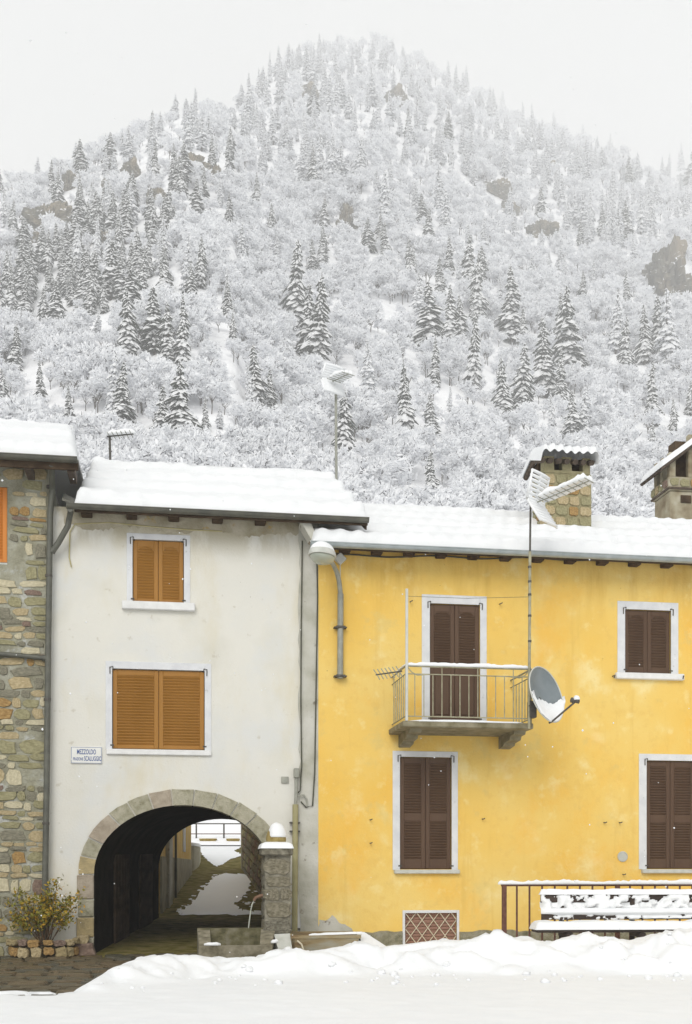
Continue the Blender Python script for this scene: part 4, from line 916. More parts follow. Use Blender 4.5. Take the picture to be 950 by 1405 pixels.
# ------------------------------------------------------------------ antennas, lamp, dish
def corner_antenna(root, o, dirv, up, L, wd_, snow=.03, n_el=9, hp=.42, opening=1.0):
    """UHF corner-reflector aerial: boom with elements, two snowy grids"""
    d = Vector(dirv).normalized(); up = (Vector(up) - d * Vector(up).dot(d)).normalized(); s = d.cross(up)
    g = MB(); g.tube([o, o + d * L], .014, 6); g.build('boom', LAMPP, root)
    for i in range(n_el):
        p = o + d * (L * (.16 + .84 * i / (n_el - 1))); hw = wd_ * (.34 - .006 * i); g = MB(); g.tube([p - s * hw, p + s * hw], .008, 5); g.build('element', LAMPP, root)
    for sg_ in (1, -1):
        pd = (up * sg_ * .9 - d * .05 + d * .42 * opening).normalized(); g = MB(); sn = MB()
        for i in range(7):
            p = o + pd * (hp * (i + .4) / 6.6); g.tube([p - s * wd_ / 2, p + s * wd_ / 2], .008, 5); sn.tube([p - s * wd_ * .5 + up * .012, p - s * wd_ * .2 + up * .016, p + s * wd_ * .1 + up * .02, p + s * wd_ / 2 + up * .012], [snow * .8, snow * 1.05, snow * .9, snow * .8], 6)
        for q in (-.5, 0, .5): g.tube([o + s * wd_ * q, o + s * wd_ * q + pd * hp], .009, 5); sn.tube([o + s * wd_ * q + pd * .02, o + s * wd_ * q + pd * hp * 1.02], snow * .6, 6)
        r_ = g.build('reflector', LAMPP, root); sn.build('reflector_snow', SNOW, r_, smooth='all')
    sn = MB()
    for q in (-.22, 0, .22): sn.snow([o + d * .12 + s * wd_ * q + up * .01, o + d * L * 1.0 + s * wd_ * q * .9 + up * .01], .11, .10, seed=int(q * 10) + 6, rag=.4, n=6)
    sn.build('boom_snow', SNOW, root, smooth='all')
MYp = -1.28
ta = thing('tv_antenna', 'tall mast with snow-laden television aerial in front of the stone chimney', 'antenna', px(726.5, 992, MYp))
g = MB(); m0, m1 = px(726.3, 1000, MYp), px(728.5, 684, MYp); mid_ = px(727.6, 757, MYp); g.tube([m0, mid_], .024, 10); g.build('mast', RAILP, ta, smooth=True)
g = MB(); g.tube([mid_, m1], .017, 8); g.build('upper_mast', IRON, ta, smooth=True)
for v in (778, 798, 816, 845, 880):
    g = MB(); p = px(727.2, v, MYp); g.tube([p + Vector((0, 0, -.018)), p + Vector((0, 0, .018))], .03, 10); g.build('mast_clamp', IRON, ta)
corner_antenna(ta, px(735, 690, MYp), RT * .78 - FW * .62 + Vector((0, 0, .17)), (0, 0, 1), 1.0, .56, .034, hp=.47)
ra = thing('rear_antenna', 'snow-covered aerial on a thin mast rising behind the white roof', 'antenna', px(462, 700, 4.9))
g = MB(); g.tube([px(462, 715, 4.9), px(461, 520, 4.9)], .03, 8); g.build('mast', LAMPP, ra, smooth=True)
corner_antenna(ra, px(455, 524, 4.85), RT * .6 - FW * .8 + Vector((0, 0, -.05)), (0, 0, 1), .6, .54, .04, n_el=6, hp=.31, opening=1.2)
ga = thing('roof_aerial', 'short aerial with a snowy arm on the white roof ridge beside the stone house', 'antenna', px(151, 632, 4.3))
g = MB(); g.tube([px(151.5, 636, 4.3), px(150.5, 597, 4.3)], .025, 8); g.build('mast', IRON, ga, smooth=True)
g = MB(); q0, q1 = px(147, 598.5, 4.3), px(183, 595, 4.1); g.tube([q0, q1], .02, 6); g.build('arm', IRON, ga)
for i in range(6):
    p = q0.lerp(q1, (i + .5) / 6); g = MB(); g.tube([p - FW * .2, p + FW * .2], .009, 5); g.build('element', LAMPP, ga)
g = MB(); g.snow([q0 + Vector((0, 0, .01)), q1 + Vector((.05, 0, .01))], .18, .09, seed=5, rag=.35); g.build('arm_snow', SNOW, ga, smooth='all')

sl_ = thing('street_lamp', 'grey wall-mounted street lamp with curved arm at the corner of the yellow wall', 'street lamp', px(467, 930, YY0))
pts = [px(467, 931, -.13), px(467.3, 860, -.13), px(467.5, 815, -.13), px(465.5, 797, -.2), px(462, 784, -.33), px(457, 774, -.5), px(452, 768, -.68)]
g = MB(); g.tube(pts[:3], .052, 12); g.build('post', LAMPP, sl_, smooth=True)
g = MB(); g.tube(pts[2:], [.042, .041, .04, .038, .036], 12); g.build('arm', LAMPP, sl_, smooth=True)
for v in (861, 928):
    g = MB(); p = px(467.3, v, -.13); g.box(p.x - .085, p.x + .085, -.19, YY0, p.z - .022, p.z + .022, c=.008)
    for q in (-.1, .1): g.tube([(p.x + q, -.16, p.z), (p.x + q, YY0, p.z)], .014, 6)
    g.build('clamp', IRON, sl_)
hc = px(443, 763, -1.0); hd = (px(426, 757, -1.55) - px(462, 778, -.5)).normalized()
side_ = hd.cross(Vector((0, 0, 1))).normalized(); upv = side_.cross(hd)
def ellip(o, a, b_, c_, z0=-1, z1=1, n=18, k=9, sq=1.0):
    m_ = MB(); vs_ = []; fs = []
    for i in range(k + 1):
        t = math.asin(max(-1, min(1, z0 + (z1 - z0) * i / k)))
        for j in range(n): q = 2 * math.pi * j / n; vs_.append(o + a * math.cos(t) * math.cos(q) * (1 - .25 * max(0, -math.cos(q))) + b_ * math.cos(t) * math.sin(q) + c_ * math.sin(t))
    for i in range(k):
        for j in range(n): fs.append((i * n + j, i * n + (j + 1) % n, (i + 1) * n + (j + 1) % n, (i + 1) * n + j))
    fs += [tuple(range(n)), tuple(k * n + j for j in range(n))]
    return m_.add(vs_, fs)
ellip(hc, hd * .36, side_ * .21, upv * .20, -.05, 1).build('lamp_housing', LAMPG, sl_, smooth=True)
ellip(hc - upv * .012, hd * .33, side_ * .19, upv * .13, -1, .0).build('lamp_cover', LAMPGL, sl_, smooth='all')
g = MB(); g.tube([pts[-1] - hd * .03, hc - hd * .27 + upv * .0], [.05, .085], 12); g.build('lamp_neck', LAMPG, sl_, smooth=True)
ellip(hc + upv * .015, hd * .345, side_ * .20, upv * .215, .25, 1).build('lamp_snow', SNOW, sl_, smooth='all')

sd = thing('satellite_dish', 'dark grey satellite dish with snow in its lower half beside the balcony', 'satellite dish', px(727, 992, -1.25))
dc = px(750, 953, -1.42); dn = (-FW * .66 + RT * .66 + Vector((0, 0, .26))).normalized()
da = dn.cross(Vector((0, 0, 1))).normalized(); db = da.cross(dn)
if db.z < 0: db = -db
def dish_pt(r, q, off=0): return dc + da * (.44 * r * math.cos(q)) + db * (.49 * r * math.sin(q)) - dn * (.13 * (1 - r * r)) + dn * off
g = MB(); vs_ = []; fs = []; n_ = 36; k_ = 8
for off in (0, -.012):
    for i in range(k_ + 1):
        for j in range(n_): vs_.append(dish_pt(max(i / k_, .001), 2 * math.pi * j / n_, off))
for s in (0, (k_ + 1) * n_):
    for i in range(k_):
        for j in range(n_): fs.append((s + i * n_ + j, s + i * n_ + (j + 1) % n_, s + (i + 1) * n_ + (j + 1) % n_, s + (i + 1) * n_ + j))
for j in range(n_): a = k_ * n_ + j; b_ = k_ * n_ + (j + 1) % n_; o_ = (k_ + 1) * n_; fs.append((a, b_, b_ + o_, a + o_))
g.add(vs_, fs); dsh = g.build('dish', SLATEB, sd, smooth=True)
g = MB(); g.tube([dish_pt(1, 2 * math.pi * j / 36, .003) for j in range(37)], .011, 6, cap=False); g.build('rim', LAMPG, dsh, smooth=True)
g = MB(); vs_ = []; fs = []; R = random.Random(2); na, nr = 30, 10
for i in range(nr + 1):
    for j in range(na + 1):
        q = math.pi * (1.0 + j / na); y_lim = -.16 + .05 * math.sin(j * .45) + R.uniform(-.06, .06)
        top = y_lim; r = math.cos(0); p_r = 1.0
        X_ = math.cos(q); Yb = math.sin(q); yv = Yb + (min(top, 0) - Yb) * i / nr if Yb < top else Yb
        rr_ = min(.985, math.hypot(X_, yv)); aa = math.atan2(yv, X_)
        vs_.append(dish_pt(rr_, aa, .012 + .05 * math.sin(math.pi * min(1, i / nr * .98)) ** .7 + R.uniform(0, .012)))
for i in range(nr):
    for j in range(na): fs.append((i * (na + 1) + j, i * (na + 1) + j + 1, (i + 1) * (na + 1) + j + 1, (i + 1) * (na + 1) + j))
g.add(vs_, fs); g.build('dish_snow', SNOW, dsh, smooth='all')
lnb = px(791, 962, -1.75); bot = dish_pt(1.0, math.radians(275))
g = MB(); g.tube([bot - dn * .05, bot, lnb], .016, 8); g.build('feed_arm', IRON, sd, smooth=True)
g = MB(); dd_ = (dc - lnb).normalized(); g.tube([lnb - dd_ * .05, lnb + dd_ * .02, lnb + dd_ * .03, lnb + dd_ * .09], [.035, .035, .045, .045], 12); g.build('receiver', IRON, sd, smooth=True)
ellip(lnb + Vector((0, 0, .035)), Vector((.06, 0, 0)), Vector((0, .06, 0)), Vector((0, 0, .06)), -.3, 1).build('receiver_snow', SNOW, sd, smooth='all')
g = MB(); hub = dc - dn * .14; g.tube([hub, px(727, 970, MYp - .02)], .03, 8); g.box(bx1 - .06, bx1 + .06, MYp - .05, BY + .03, Z(727, 985, MYp), Z(727, 962, MYp), c=.01); g.build('mount', IRON, sd)

# ------------------------------------------------------------------ fountain
FYc = -0.95
fo = thing('fountain', 'stone fountain with snow-capped pillar, spout and square trough by the arch', 'fountain', px(380, 1310, FYc))
fx0, fx1 = X(362, FYc - .25), X(401, FYc - .25); fzt = Z(380, 1174, FYc - .25)
g = MB(); vs_ = []; fs = []; k_ = 12; R = random.Random(4); ring = [(-1, -1), (0, -1), (1, -1), (1, 0), (1, 1), (0, 1), (-1, 1), (-1, 0)]; fcx = (fx0 + fx1) / 2; hw = (fx1 - fx0) / 2
pil = MB(); pil.box(fx0 + .02, fx1 - .02, FYc - .22, FYc + .22, -.1, fzt); pb = pil.build('pillar', GRANITE, fo)
zz = 0.0
while zz < fzt - .05:
    h_ = R.uniform(.17, .3); h_ = min(h_, fzt - zz)
    nst = R.choice([1, 1, 2]); x = fx0
    for j in range(nst):
        dx = (fx1 - fx0) / nst * (R.uniform(.8, 1.2) if nst > 1 and j == 0 else 1); dx = min(dx, fx1 - x)
        stone(pb, x + dx / 2, FYc - .215, zz + h_ / 2, dx * 1.0, h_ * .96, .022, R.choice([GRANITE, GRANITE, GRAN2, GRAN2]), R, STB, tilt=0); x += dx
    stone(pb, fx0 + .02, FYc, zz + h_ / 2, .44, h_ * .96, .022, R.choice([GRANITE, GRAN2]), R, STB, tilt=0, rz=-math.pi / 2)
    zz += h_
g = MB(); g.box(X(359.5, FYc - .3), X(402.5, FYc - .3), FYc - .30, FYc + .28, fzt, Z(380, 1163, FYc - .3), c=.02); g.build('cap_slab', GRANITE, fo)
zc_ = Z(380, 1163, FYc - .3)
S, T = np.meshgrid(np.linspace(-1, 1, 24), np.linspace(-1, 1, 20)); q = np.maximum(np.abs(S), np.abs(T)); x0_, x1_ = X(359, FYc - .3), X(402.5, FYc - .3)
gridpts('cap_snow', (x0_ + x1_) / 2 + S * ((x1_ - x0_) / 2 + .015), FYc - .01 + T * .31, zc_ - .015 + .11 * np.sqrt(np.clip(1 - q ** 5, 0, 1)) + .03 * (fbm(S * 3, T * 3, 4) - .5) * (1 - q), SNOW, fo)
bcz = Z(379, 1148, FYc); bc = Vector((X(379, FYc), FYc, bcz)); g = MB()
g.revolve((bc.x, bc.y, zc_ - .01), [(.10, 0), (.15, .05), (.165, .14), (.16, .2), (.14, .27), (.09, .33), (.03, .36)], 18); bl = g.build('ball_finial', OCHRE, fo, smooth='all')
ellip(Vector((bc.x, bc.y, zc_ + .19)), Vector((.175, 0, 0)), Vector((0, .175, 0)), Vector((0, 0, .23)), -.08, 1).build('ball_snow', SNOW, bl, smooth='all')
sp0 = px(363, 1229, FYc - .1); sp1 = px(351, 1232, FYc - .1); g = MB(); g.tube([sp0, sp0.lerp(sp1, .5) + Vector((0, 0, .01)), sp1, sp1 + Vector((-.03, 0, -.05))], [.03, .03, .028, .026], 10); g.build('spout', mat('copper_spout', [(.13, .075, .045), (.22, .13, .08)], 8, .6), fo, smooth=True)
wt = Vector((sp1.x - .03, sp1.y, sp1.z - .05)); wpts = [wt + Vector((-.14 * (t ** .55) * .8, 0, -(wt.z - .2) * t)) for t in np.linspace(0, 1, 12)]
WST = mat('falling_water', [(.30, .31, .26), (.50, .52, .45)], 14, .08, .3, 30, spec=.7, stretch=(1, 1, .1)); g = MB(); g.tube(wpts, [.008 + .006 * abs(math.sin(i * 1.7)) for i in range(12)], 8); g.build('water_jet', WST, fo, smooth='all')
ty0, ty1 = -2.05, -1.1; tz = .245; tb = .47
tx0, tx1 = X(273, ty0), X(374, ty0); bx0_, bx1_ = X(271, ty1), X(360, ty1)
def slab(poly, z0, z1, nm, m=GRANITE, zb_=None):
    g = MB(); n = len(poly); zs = [z1] * n if zb_ is None else [z1 if y < (ty0 + ty1) / 2 else zb_ for x, y in poly]
    g.add([(x, y, z0) for x, y in poly] + [(x, y, q) for (x, y), q in zip(poly, zs)], [tuple(range(n)), tuple(range(n, 2 * n))] + [(i, (i + 1) % n, (i + 1) % n + n, i + n) for i in range(n)]); return g.build(nm, m, fo)
slab([(tx0, ty0), (tx1, ty0), (tx1, ty0 + .16), (tx0, ty0 + .16)], -.05, tz, 'trough_front', GRAN2)
slab([(tx0 + .01, ty0 + .165), (tx0 + .19, ty0 + .165), (bx0_ + .2, ty1), (bx0_, ty1)], -.05, tz + .02, 'trough_side', GRAN2, tb - .02)
slab([(tx1 - .18, ty0 + .165), (tx1 - .01, ty0 + .165), (bx1_ + .22, ty1), (bx1_ - .02, ty1)], -.05, tz + .02, 'trough_side', GRAN2, tb - .02)
slab([(bx0_, ty1 + .005), (bx1_ + .22, ty1 + .005), (bx1_ + .22, ty1 + .2), (bx0_, ty1 + .2)], -.05, tb, 'trough_back', MOSSY)
slab([(tx0 + .18, ty0 + .15), (tx1 - .17, ty0 + .15), (bx1_ - .02, ty1 + .01), (bx0_ + .2, ty1 + .01)], -.04, tz - .06, 'trough_water', WATER)
g = MB(); g.snow([px(280, 1297, ty0 + .1), px(303, 1297, ty0 + .1)], .14, .05, seed=4); g.snow([px(372, 1294, ty0 + .1), px(382, 1293, ty0 + .1)], .12, .06, seed=9); g.build('rim_snow', SNOW, fo, smooth='all')
g = MB(); a = px(377, 1282, -1.25); g.prism([px(376, 1282, -1.35), px(398, 1281, -1.35), px(402, 1308, -1.75), px(384, 1310, -1.75)], (0, .25, -.15)); g.build('ramp_stone', SILL, fo)
g = MB(); g.snow([px(388, 1306, -1.78), px(401, 1305, -1.78)], .16, .07, seed=2); g.build('ramp_snow', SNOW, fo, smooth='all')
# washing basin right of the fountain
wb = thing('wash_basin', 'long low rust-brown basin with snow along its rim right of the fountain', 'basin', px(450, 1305, -1.1))
BAS = mat('rusty_basin', [(.17, .10, .045), (.30, .23, .12), (.33, .31, .24)], 3, .7, .3, 20, stretch=(.6, 1, 2.5))
by0, by1 = -1.55, -.75; g = MB(); A0, A1 = px(400, 1284, by0), px(496, 1284, by0); zt_ = A0.z; xl, xr = A0.x, A1.x; xlb, xrb = X(402, by0), X(478, by0)
g.add([(xl, by0, zt_), (xr, by0, zt_), (xrb, by0 + .1, -.05), (xlb, by0 + .1, -.05)], [(0, 1, 2, 3)]); g.prism([(xl, by0, zt_), (xr, by0, zt_), (xr, by0 + .06, zt_), (xl, by0 + .06, zt_)], (0, 0, -.05))
g.prism([(xl, by0, zt_), (xl, by1, zt_ + .02), (xlb, by1, -.05), (xlb, by0 + .1, -.05)], (.05, 0, 0)); g.prism([(xl, by1, zt_ + .02), (xr, by1, zt_ + .02), (xr, by1, -.05), (xl, by1, -.05)], (0, .06, 0)); g.build('basin_shell', BAS, wb)
g = MB(); g.prism([(xl + .05, by0 + .06, zt_ - .06), (xr, by0 + .06, zt_ - .06), (xr, by1, zt_ - .06), (xl + .05, by1, zt_ - .06)], (0, 0, -.05)); g.build('basin_water', WATER, wb)
g = MB(); g.snow([px(424, 1283.5, by0 + .03), px(500, 1281, by0 + .03)], .06, .03, seed=3); 
g.prism([px(500, 1279, -1.2), px(537, 1303, -1.5), px(478, 1305, -1.62), px(484, 1294, -1.6)], (.02, .5, -.02)); g.build('basin_snow', SNOW, wb)
g = MB(); pth = [px(408, 1291, by0 - .03), px(414, 1296, by0 - .06), px(417, 1305, by0 - .08), px(417, 1315, by0 - .08)]; g.tube(pth, .014, 6); g.build('overflow_hose', LATT, wb, smooth=True)

# ------------------------------------------------------------------ planter and shrub
pln = thing('stone_planter', 'low curved planter of ochre stones at the foot of the drainpipe', 'planter', px(58, 1312, -.4))
R = random.Random(6); pts = []
for i in range(9):
    t = i / 8; a = math.pi * (1.0 - t); pts.append(Vector((X(58, -.4) + .52 * math.cos(a), SY - .06 - .42 * math.sin(a) ** .6, 0)))
core = MB(); core.prism([(p.x, p.y, -.03) for p in pts], (0, 0, .2)); core.build('soil', SOIL, pln)
for row in range(2):
    for i in range(8):
        a, b_ = pts[i], pts[i + 1]; c0 = (a + b_) / 2; ww = (b_ - a).length
        o = stone(pln, c0.x + R.uniform(-.03, .03), c0.y, .08 + row * .14 + R.uniform(-.02, .02), ww * R.uniform(.85, 1.2), (.17 if row == 0 else .12) * R.uniform(.8, 1.15), .07, R.choice([ST[1], ST[1], ST[0], ST[4], ARCHS[1]]), R, STB); o.rotation_euler = (0, R.uniform(-.12, .12), math.atan2(b_.y - a.y, b_.x - a.x))
sb = thing('shrub', 'straggly shrub with orange and olive leaves growing against the drainpipe', 'shrub', px(62, 1296, -.35))
R = random.Random(31); stems = MB(); leaves = MB()
tips = [(12, 1236), (25, 1222), (35, 1240), (44, 1228), (55, 1226), (62, 1232), (72, 1214), (80, 1206), (86, 1240), (98, 1228), (108, 1224), (112, 1240), (100, 1256), (20, 1258), (10, 1262), (70, 1250), (46, 1256), (88, 1262), (30, 1262), (60, 1252), (78, 1232), (66, 1222)]
for (tu, tv) in tips:
    p0 = px(62 + R.uniform(-7, 7), 1297, -.33 + R.uniform(-.08, .08)); p3 = px(tu, tv, -.4 + R.uniform(-.3, .15)); p1 = p0.lerp(p3, .4) + Vector((R.uniform(-.06, .06), R.uniform(-.1, .1), .12)); p2 = p0.lerp(p3, .75) + Vector((R.uniform(-.05, .05), 0, .06))
    pl_ = [p0, p1, p2, p3]; stems.tube(pl_, [.009, .006, .004, .002], 5)
    for k in range(85):
        t = R.uniform(.35, 1.02) * 3; i = min(2, int(t)); p = pl_[i].lerp(pl_[i + 1], t - i) + Vector((R.gauss(0, .055), R.gauss(0, .055), R.gauss(0, .05)))
        d = Vector((R.gauss(0, 1), R.gauss(0, 1), R.gauss(0, 1))).normalized(); e = d.cross(Vector((R.gauss(0, 1), R.gauss(0, 1), R.gauss(0, 1)))).normalized(); s = R.uniform(.02, .042)
        leaves.add([p - d * s, p + e * s * .5, p + d * s, p - e * s * .5], [(0, 1, 2, 3)], 0 if R.random() < .42 else 1)
stems.build('stem', STEM, sb); kind(leaves.build('leaves', [LEAFO, LEAFG], sb), 'stuff')

# ------------------------------------------------------------------ railing and bench
rlg = thing('railing', 'red-brown metal railing with snow on its top bar behind the bench', 'railing', px(692, 1295, -1.6))
ra0 = px(688, 1214.5, -1.55); ra1 = px(1010, 1220, -1.9); ra1.z = ra0.z
g = MB(); g.tube([ra0, ra1], .024, 8); g.build('top_rail', RUSTRAIL, rlg, smooth=True)
dr = (ra1 - ra0); nbal = int(dr.length / .21)
g = MB(); lo0 = Vector((ra0.x, ra0.y, .18)); g.tube([lo0, Vector((ra1.x, ra1.y, .18))], .014, 6); g.build('bottom_rail', RUSTRAIL, rlg)
for i in range(nbal + 1):
    p = ra0 + dr * ((i * .21 + .05) / dr.length); main = i % 9 == 0
    g = MB()
    if main: g.box(p.x - .035, p.x + .035, p.y - .035, p.y + .035, -.06, p.z, c=.006)
    else: g.tube([(p.x, p.y, .18), (p.x, p.y, p.z)], .0165, 6)
    g.build('post' if main else 'baluster', RUSTRAIL, rlg)
g = MB(); g.snow([ra0 + Vector((-.05, 0, .015)), ra1 + Vector((0, 0, .015))], .085, .065, seed=12, rag=.4); g.build('rail_snow', SNOW, rlg, smooth='all')
WB = mat('dark_bench_wood', [(.03, .022, .018), (.07, .05, .04)], 6, .8, .3, 30, stretch=(.2, 1, 1))
be = thing('bench', 'dark wooden bench thickly covered with snow before the yellow house', 'bench', px(860, 1310, -2.6))
bl0 = px(738, 1274, -2.9); bl1 = px(1000, 1288, -3.15); bz_ = bl0.z - .02; bl0.z = bl1.z = 0
bd_ = (bl1 - bl0).normalized(); bn_ = Vector((-bd_.y, bd_.x, 0)); BL = (bl1 - bl0).length
for k in range(3):
    g = MB(); c0 = bl0 + bd_ * (BL / 2) + bn_ * (.07 + k * .145); c0.z = bz_ - .025; g.obox(c0, bd_ * (BL / 2), bn_ * .062, (0, 0, .025), c=.008); g.build('seat_plank', WB, be)
zb1, zb2 = Z(860, 1227, -2.4), Z(860, 1252, -2.4); lean = .06
for k, (za, zb_) in enumerate(((zb1 - .13, zb1), (zb2 - .11, zb2 + .02))):
    g = MB(); c0 = bl0 + bd_ * (BL / 2 + .1) + bn_ * (.50 + lean * (1 - k)); c0.z = (za + zb_) / 2; g.obox(c0, bd_ * (BL / 2 - .08), bn_ * .02, (0, 0, (zb_ - za) / 2), c=.008); g.build('back_plank', WB, be)
for t in (.17, .55, .93):
    c0 = bl0 + bd_ * (BL * t)
    g = MB(); q = c0 + bn_ * .53; g.obox(q + Vector((0, 0, zb1 / 2)), bd_ * .035, bn_ * .03, (0, 0, zb1 / 2), c=.006); g.build('back_post', WB, be)
    g = MB(); q = c0 + bn_ * .09; g.obox(q + Vector((0, 0, (bz_ - .06) / 2)), bd_ * .06, bn_ * .05, (0, 0, (bz_ - .06) / 2), c=.008); g.build('leg', WB, be)
    g = MB(); q = c0 + bn_ * .28; g.obox(q + Vector((0, 0, bz_ - .09)), bd_ * .05, bn_ * .26, (0, 0, .035), c=.008); g.build('bearer', WB, be)
def snow_grid(name, o, d1, d2, L1, L2, th, seed, parent, nz=Vector((0, 0, 1)), rag=.06, step=.04, lump=.35, lf=5, jag=0.0):
    n1, n2 = int(L1 / step) + 2, max(10, int(L2 / step) + 2); S, T = np.meshgrid(np.linspace(0, 1, n1), np.linspace(0, 1, n2)); a, b_ = S * L1, T * L2
    h = th * (1 + lump * 2 * (fbm(a * lf, b_ * lf, seed) - .47)); ed = np.clip(np.minimum(np.minimum(a, L1 - a), np.minimum(b_, L2 - b_)) / (th * .8), 0, 1); h = h * np.sqrt(np.clip(1 - (1 - ed) ** 2, 0, 1))
    if jag: h = h - jag * smooth((fbm(a * 9, b_ * 9, seed + 5) - .46) * 12) * th * 1.2
    oe = (fbm(a * 3, b_ * 0, seed + 2) - .45) * rag * (T < .01)
    C = [o[i] + d1[i] * a + d2[i] * (b_ + (-oe)) + nz[i] * h for i in range(3)]
    return gridpts(name, C[0], C[1], C[2], SNOW, parent)
o_ = bl0 + bn_ * -.02 - bd_ * .03; o_.z = bz_ - .005; snow_grid('seat_snow', o_, bd_, bn_, BL + .06, .5, .125, 3, be, lump=.25)
o_ = bl0 + bn_ * (.5 - .06 + lean) + bd_ * .16; o_.z = zb1 - .005; snow_grid('back_snow', o_, bd_, bn_, BL - .14, .13, .085, 7, be, lump=.3)
upb = (Vector((0, 0, 1)) + bn_ * .2).normalized()
o_ = bl0 + bn_ * (.5 - .02) + bd_ * .17; o_.z = zb2 - .03; snow_grid('lower_back_snow', o_, bd_, upb, BL - .16, .11, .09, 9, be, nz=-bn_, lump=.3)
o_ = bl0 + bn_ * (.5 + .0) + bd_ * .18; o_.z = zb2 + .04; snow_grid('clinging_snow', o_, bd_, upb, BL - .18, zb1 - zb2 - .03, .06, 19, be, nz=-bn_, lump=.8, lf=9, step=.022, jag=1.2)
o_ = bl0 + bn_ * (.5 - .021) + bd_ * .2; o_.z = zb2 - .10; snow_grid('clinging_snow', o_, bd_, upb, BL - .2, .09, .03, 29, be, nz=-bn_, lump=.9, lf=10, step=.022, jag=1.6)

# ------------------------------------------------------------------ mountain
ridge = [(-900, 520), (-400, 400), (-200, 335), (0, 268), (70, 246), (150, 212), (250, 158), (320, 152), (345, 138), (380, 98), (420, 68), (500, 62), (560, 86), (640, 128), (700, 168), (800, 205), (900, 240), (950, 258), (1150, 340), (1400, 430), (1900, 560)]
rdist = [(-900, 440), (0, 480), (250, 520), (320, 600), (380, 1100), (430, 1650), (700, 1700), (950, 1550), (1900, 1000)]
rpow = [(-900, 1.7), (0, 1.85), (250, 2.0), (320, 2.3), (380, 3.8), (430, 5.4), (950, 4.9), (1900, 3.2)]
def tz_(u, d):
    """height of the mountain side at bearing u and distance d (depth) from the square"""
    u = np.asarray(u, float); d = np.asarray(d, float)
    T = (HOR - interp(u, ridge)) / FPX; Rr = interp(u, rdist); p = interp(u, rpow)
    s = np.clip((d - 46) / (Rr - 46), 0, 1); e = 0.022 + (T - 0.022) * (1 - (1 - s) ** p)
    z = CAM.z + d * e
    over = np.maximum(0, d - Rr); z = CAM.z + np.minimum(d, Rr) * e - over * 0.75
    wx = d * (u - 475) / FPX
    return z + (fbm(wx * 0.02, d * 0.02, 61, 4) - .47) * np.clip((d - 90) * .055, 0, 17) * np.clip((Rr * 1.02 - d) / 120, .15, 1)
us = np.concatenate([np.linspace(-900, -100, 25)[:-1], np.linspace(-100, 1100, 170), np.linspace(1100, 1900, 25)[1:]])
ds = np.concatenate([np.linspace(46, 400, 90)[:-1], np.linspace(400, 2150, 140)])
UU, DD = np.meshgrid(us, ds); ZZ = tz_(UU, DD); lat_ = (UU - 475) / FPX * DD
kind(gridpts('mountain', CAM.x + FW.x * DD + RT.x * lat_, CAM.y + FW.y * DD + RT.y * lat_, ZZ, HILL), 'structure')
def hill(u, d): z = float(tz_(u, d)); return atD(u, d, z)
def find_d(u, v):
    Rr = float(interp(u, rdist)); dd = np.linspace(60, Rr, 500); vv = HOR - (tz_(np.full(500, u), dd) - CAM.z) / dd * FPX
    k = np.argmax(vv < v); return float(dd[k]) if vv.min() < v else Rr * .99
# rock outcrops
rocks = [(64, 278, 318, 62, 'large pale cliff at the far left below the left ridge'), (52, 318, 336, 20, 'small rock below the pale cliff at the far left'), (96, 234, 264, 22, 'narrow rock face high on the left shoulder'), (148, 244, 266, 18, 'small grey rock on the left ridge beside a stepped cliff'),
         (180, 220, 250, 28, 'stepped brown rock under the left ridge spruces'), (260, 213, 242, 50, 'wide dark overhanging rock just under the left ridge top'), (292, 230, 258, 22, 'rock right of the wide overhang on the left ridge'), (216, 260, 287, 30, 'dark rock below the wide overhang on the left ridge'), (140, 314, 342, 22, 'isolated small rock face among dense spruces on the left'),
         (424, 116, 138, 30, 'grey misty cliff just below the summit'), (545, 120, 150, 36, 'grey rocks in mist right of the summit'), (477, 286, 324, 26, 'slanting rock rib in the middle of the mountain'), (682, 246, 274, 34, 'ochre rock face right of centre on the mountain'), (700, 278, 300, 26, 'rock under the ochre face right of centre'),
         (748, 302, 332, 42, 'long sloping rock band on the right slope'), (758, 224, 238, 18, 'small rock on the upper right slope'), (922, 334, 418, 60, 'large dark cliff at the right edge of the mountain'), (10, 350, 372, 26, 'small dark rock at the left edge')]
def rock_mesh(seed):
    bm = bmesh.new(); bmesh.ops.create_icosphere(bm, subdivisions=5, radius=1.0); R = random.Random(seed); o = R.uniform(0, 50)
    from mathutils import noise as NZ
    for v in bm.verts:
        c = v.co.copy(); n1 = NZ.cell(c * 2.3 + Vector((o, 0, 0))) if hasattr(NZ, 'cell') else 0
        k = NZ.noise(c * 1.6 + Vector((o, 1, 2))) * .5 - abs(NZ.noise(Vector((c.x * 5, c.y * 5, c.z * 2.2)) + Vector((o, 5, 2)))) * .5 + NZ.noise(c * 11 + Vector((o, 3, 1))) * .09 + n1 * .14
        v.co = c * (1 + k); v.co.z *= 1.0; v.co.z = round(v.co.z * 5) / 5 * .6 + v.co.z * .4
    me = bpy.data.meshes.new('rock_outcrop'); bm.to_mesh(me); bm.free(); me.materials.append(ROCK); return me
RM = [rock_mesh(i) for i in range(6)]
for i, (u, v0, v1, wp, lab) in enumerate(rocks):
    d = find_d(u, v1 - 3); s = d / FPX; o = link('rock_outcrop', RM[i % 6]); p = hill(u, d); hh = (v1 - v0) * s
    o.location = p + Vector((0, 0, hh * .42)) + FW * (hh * .30); o.scale = (wp * s * .52, hh * .55, hh * .56); o.rotation_euler = (0, 0, -YAW + RND.uniform(-.3, .3)); tag(o, lab, 'rock', 'rock outcrops on the mountain')

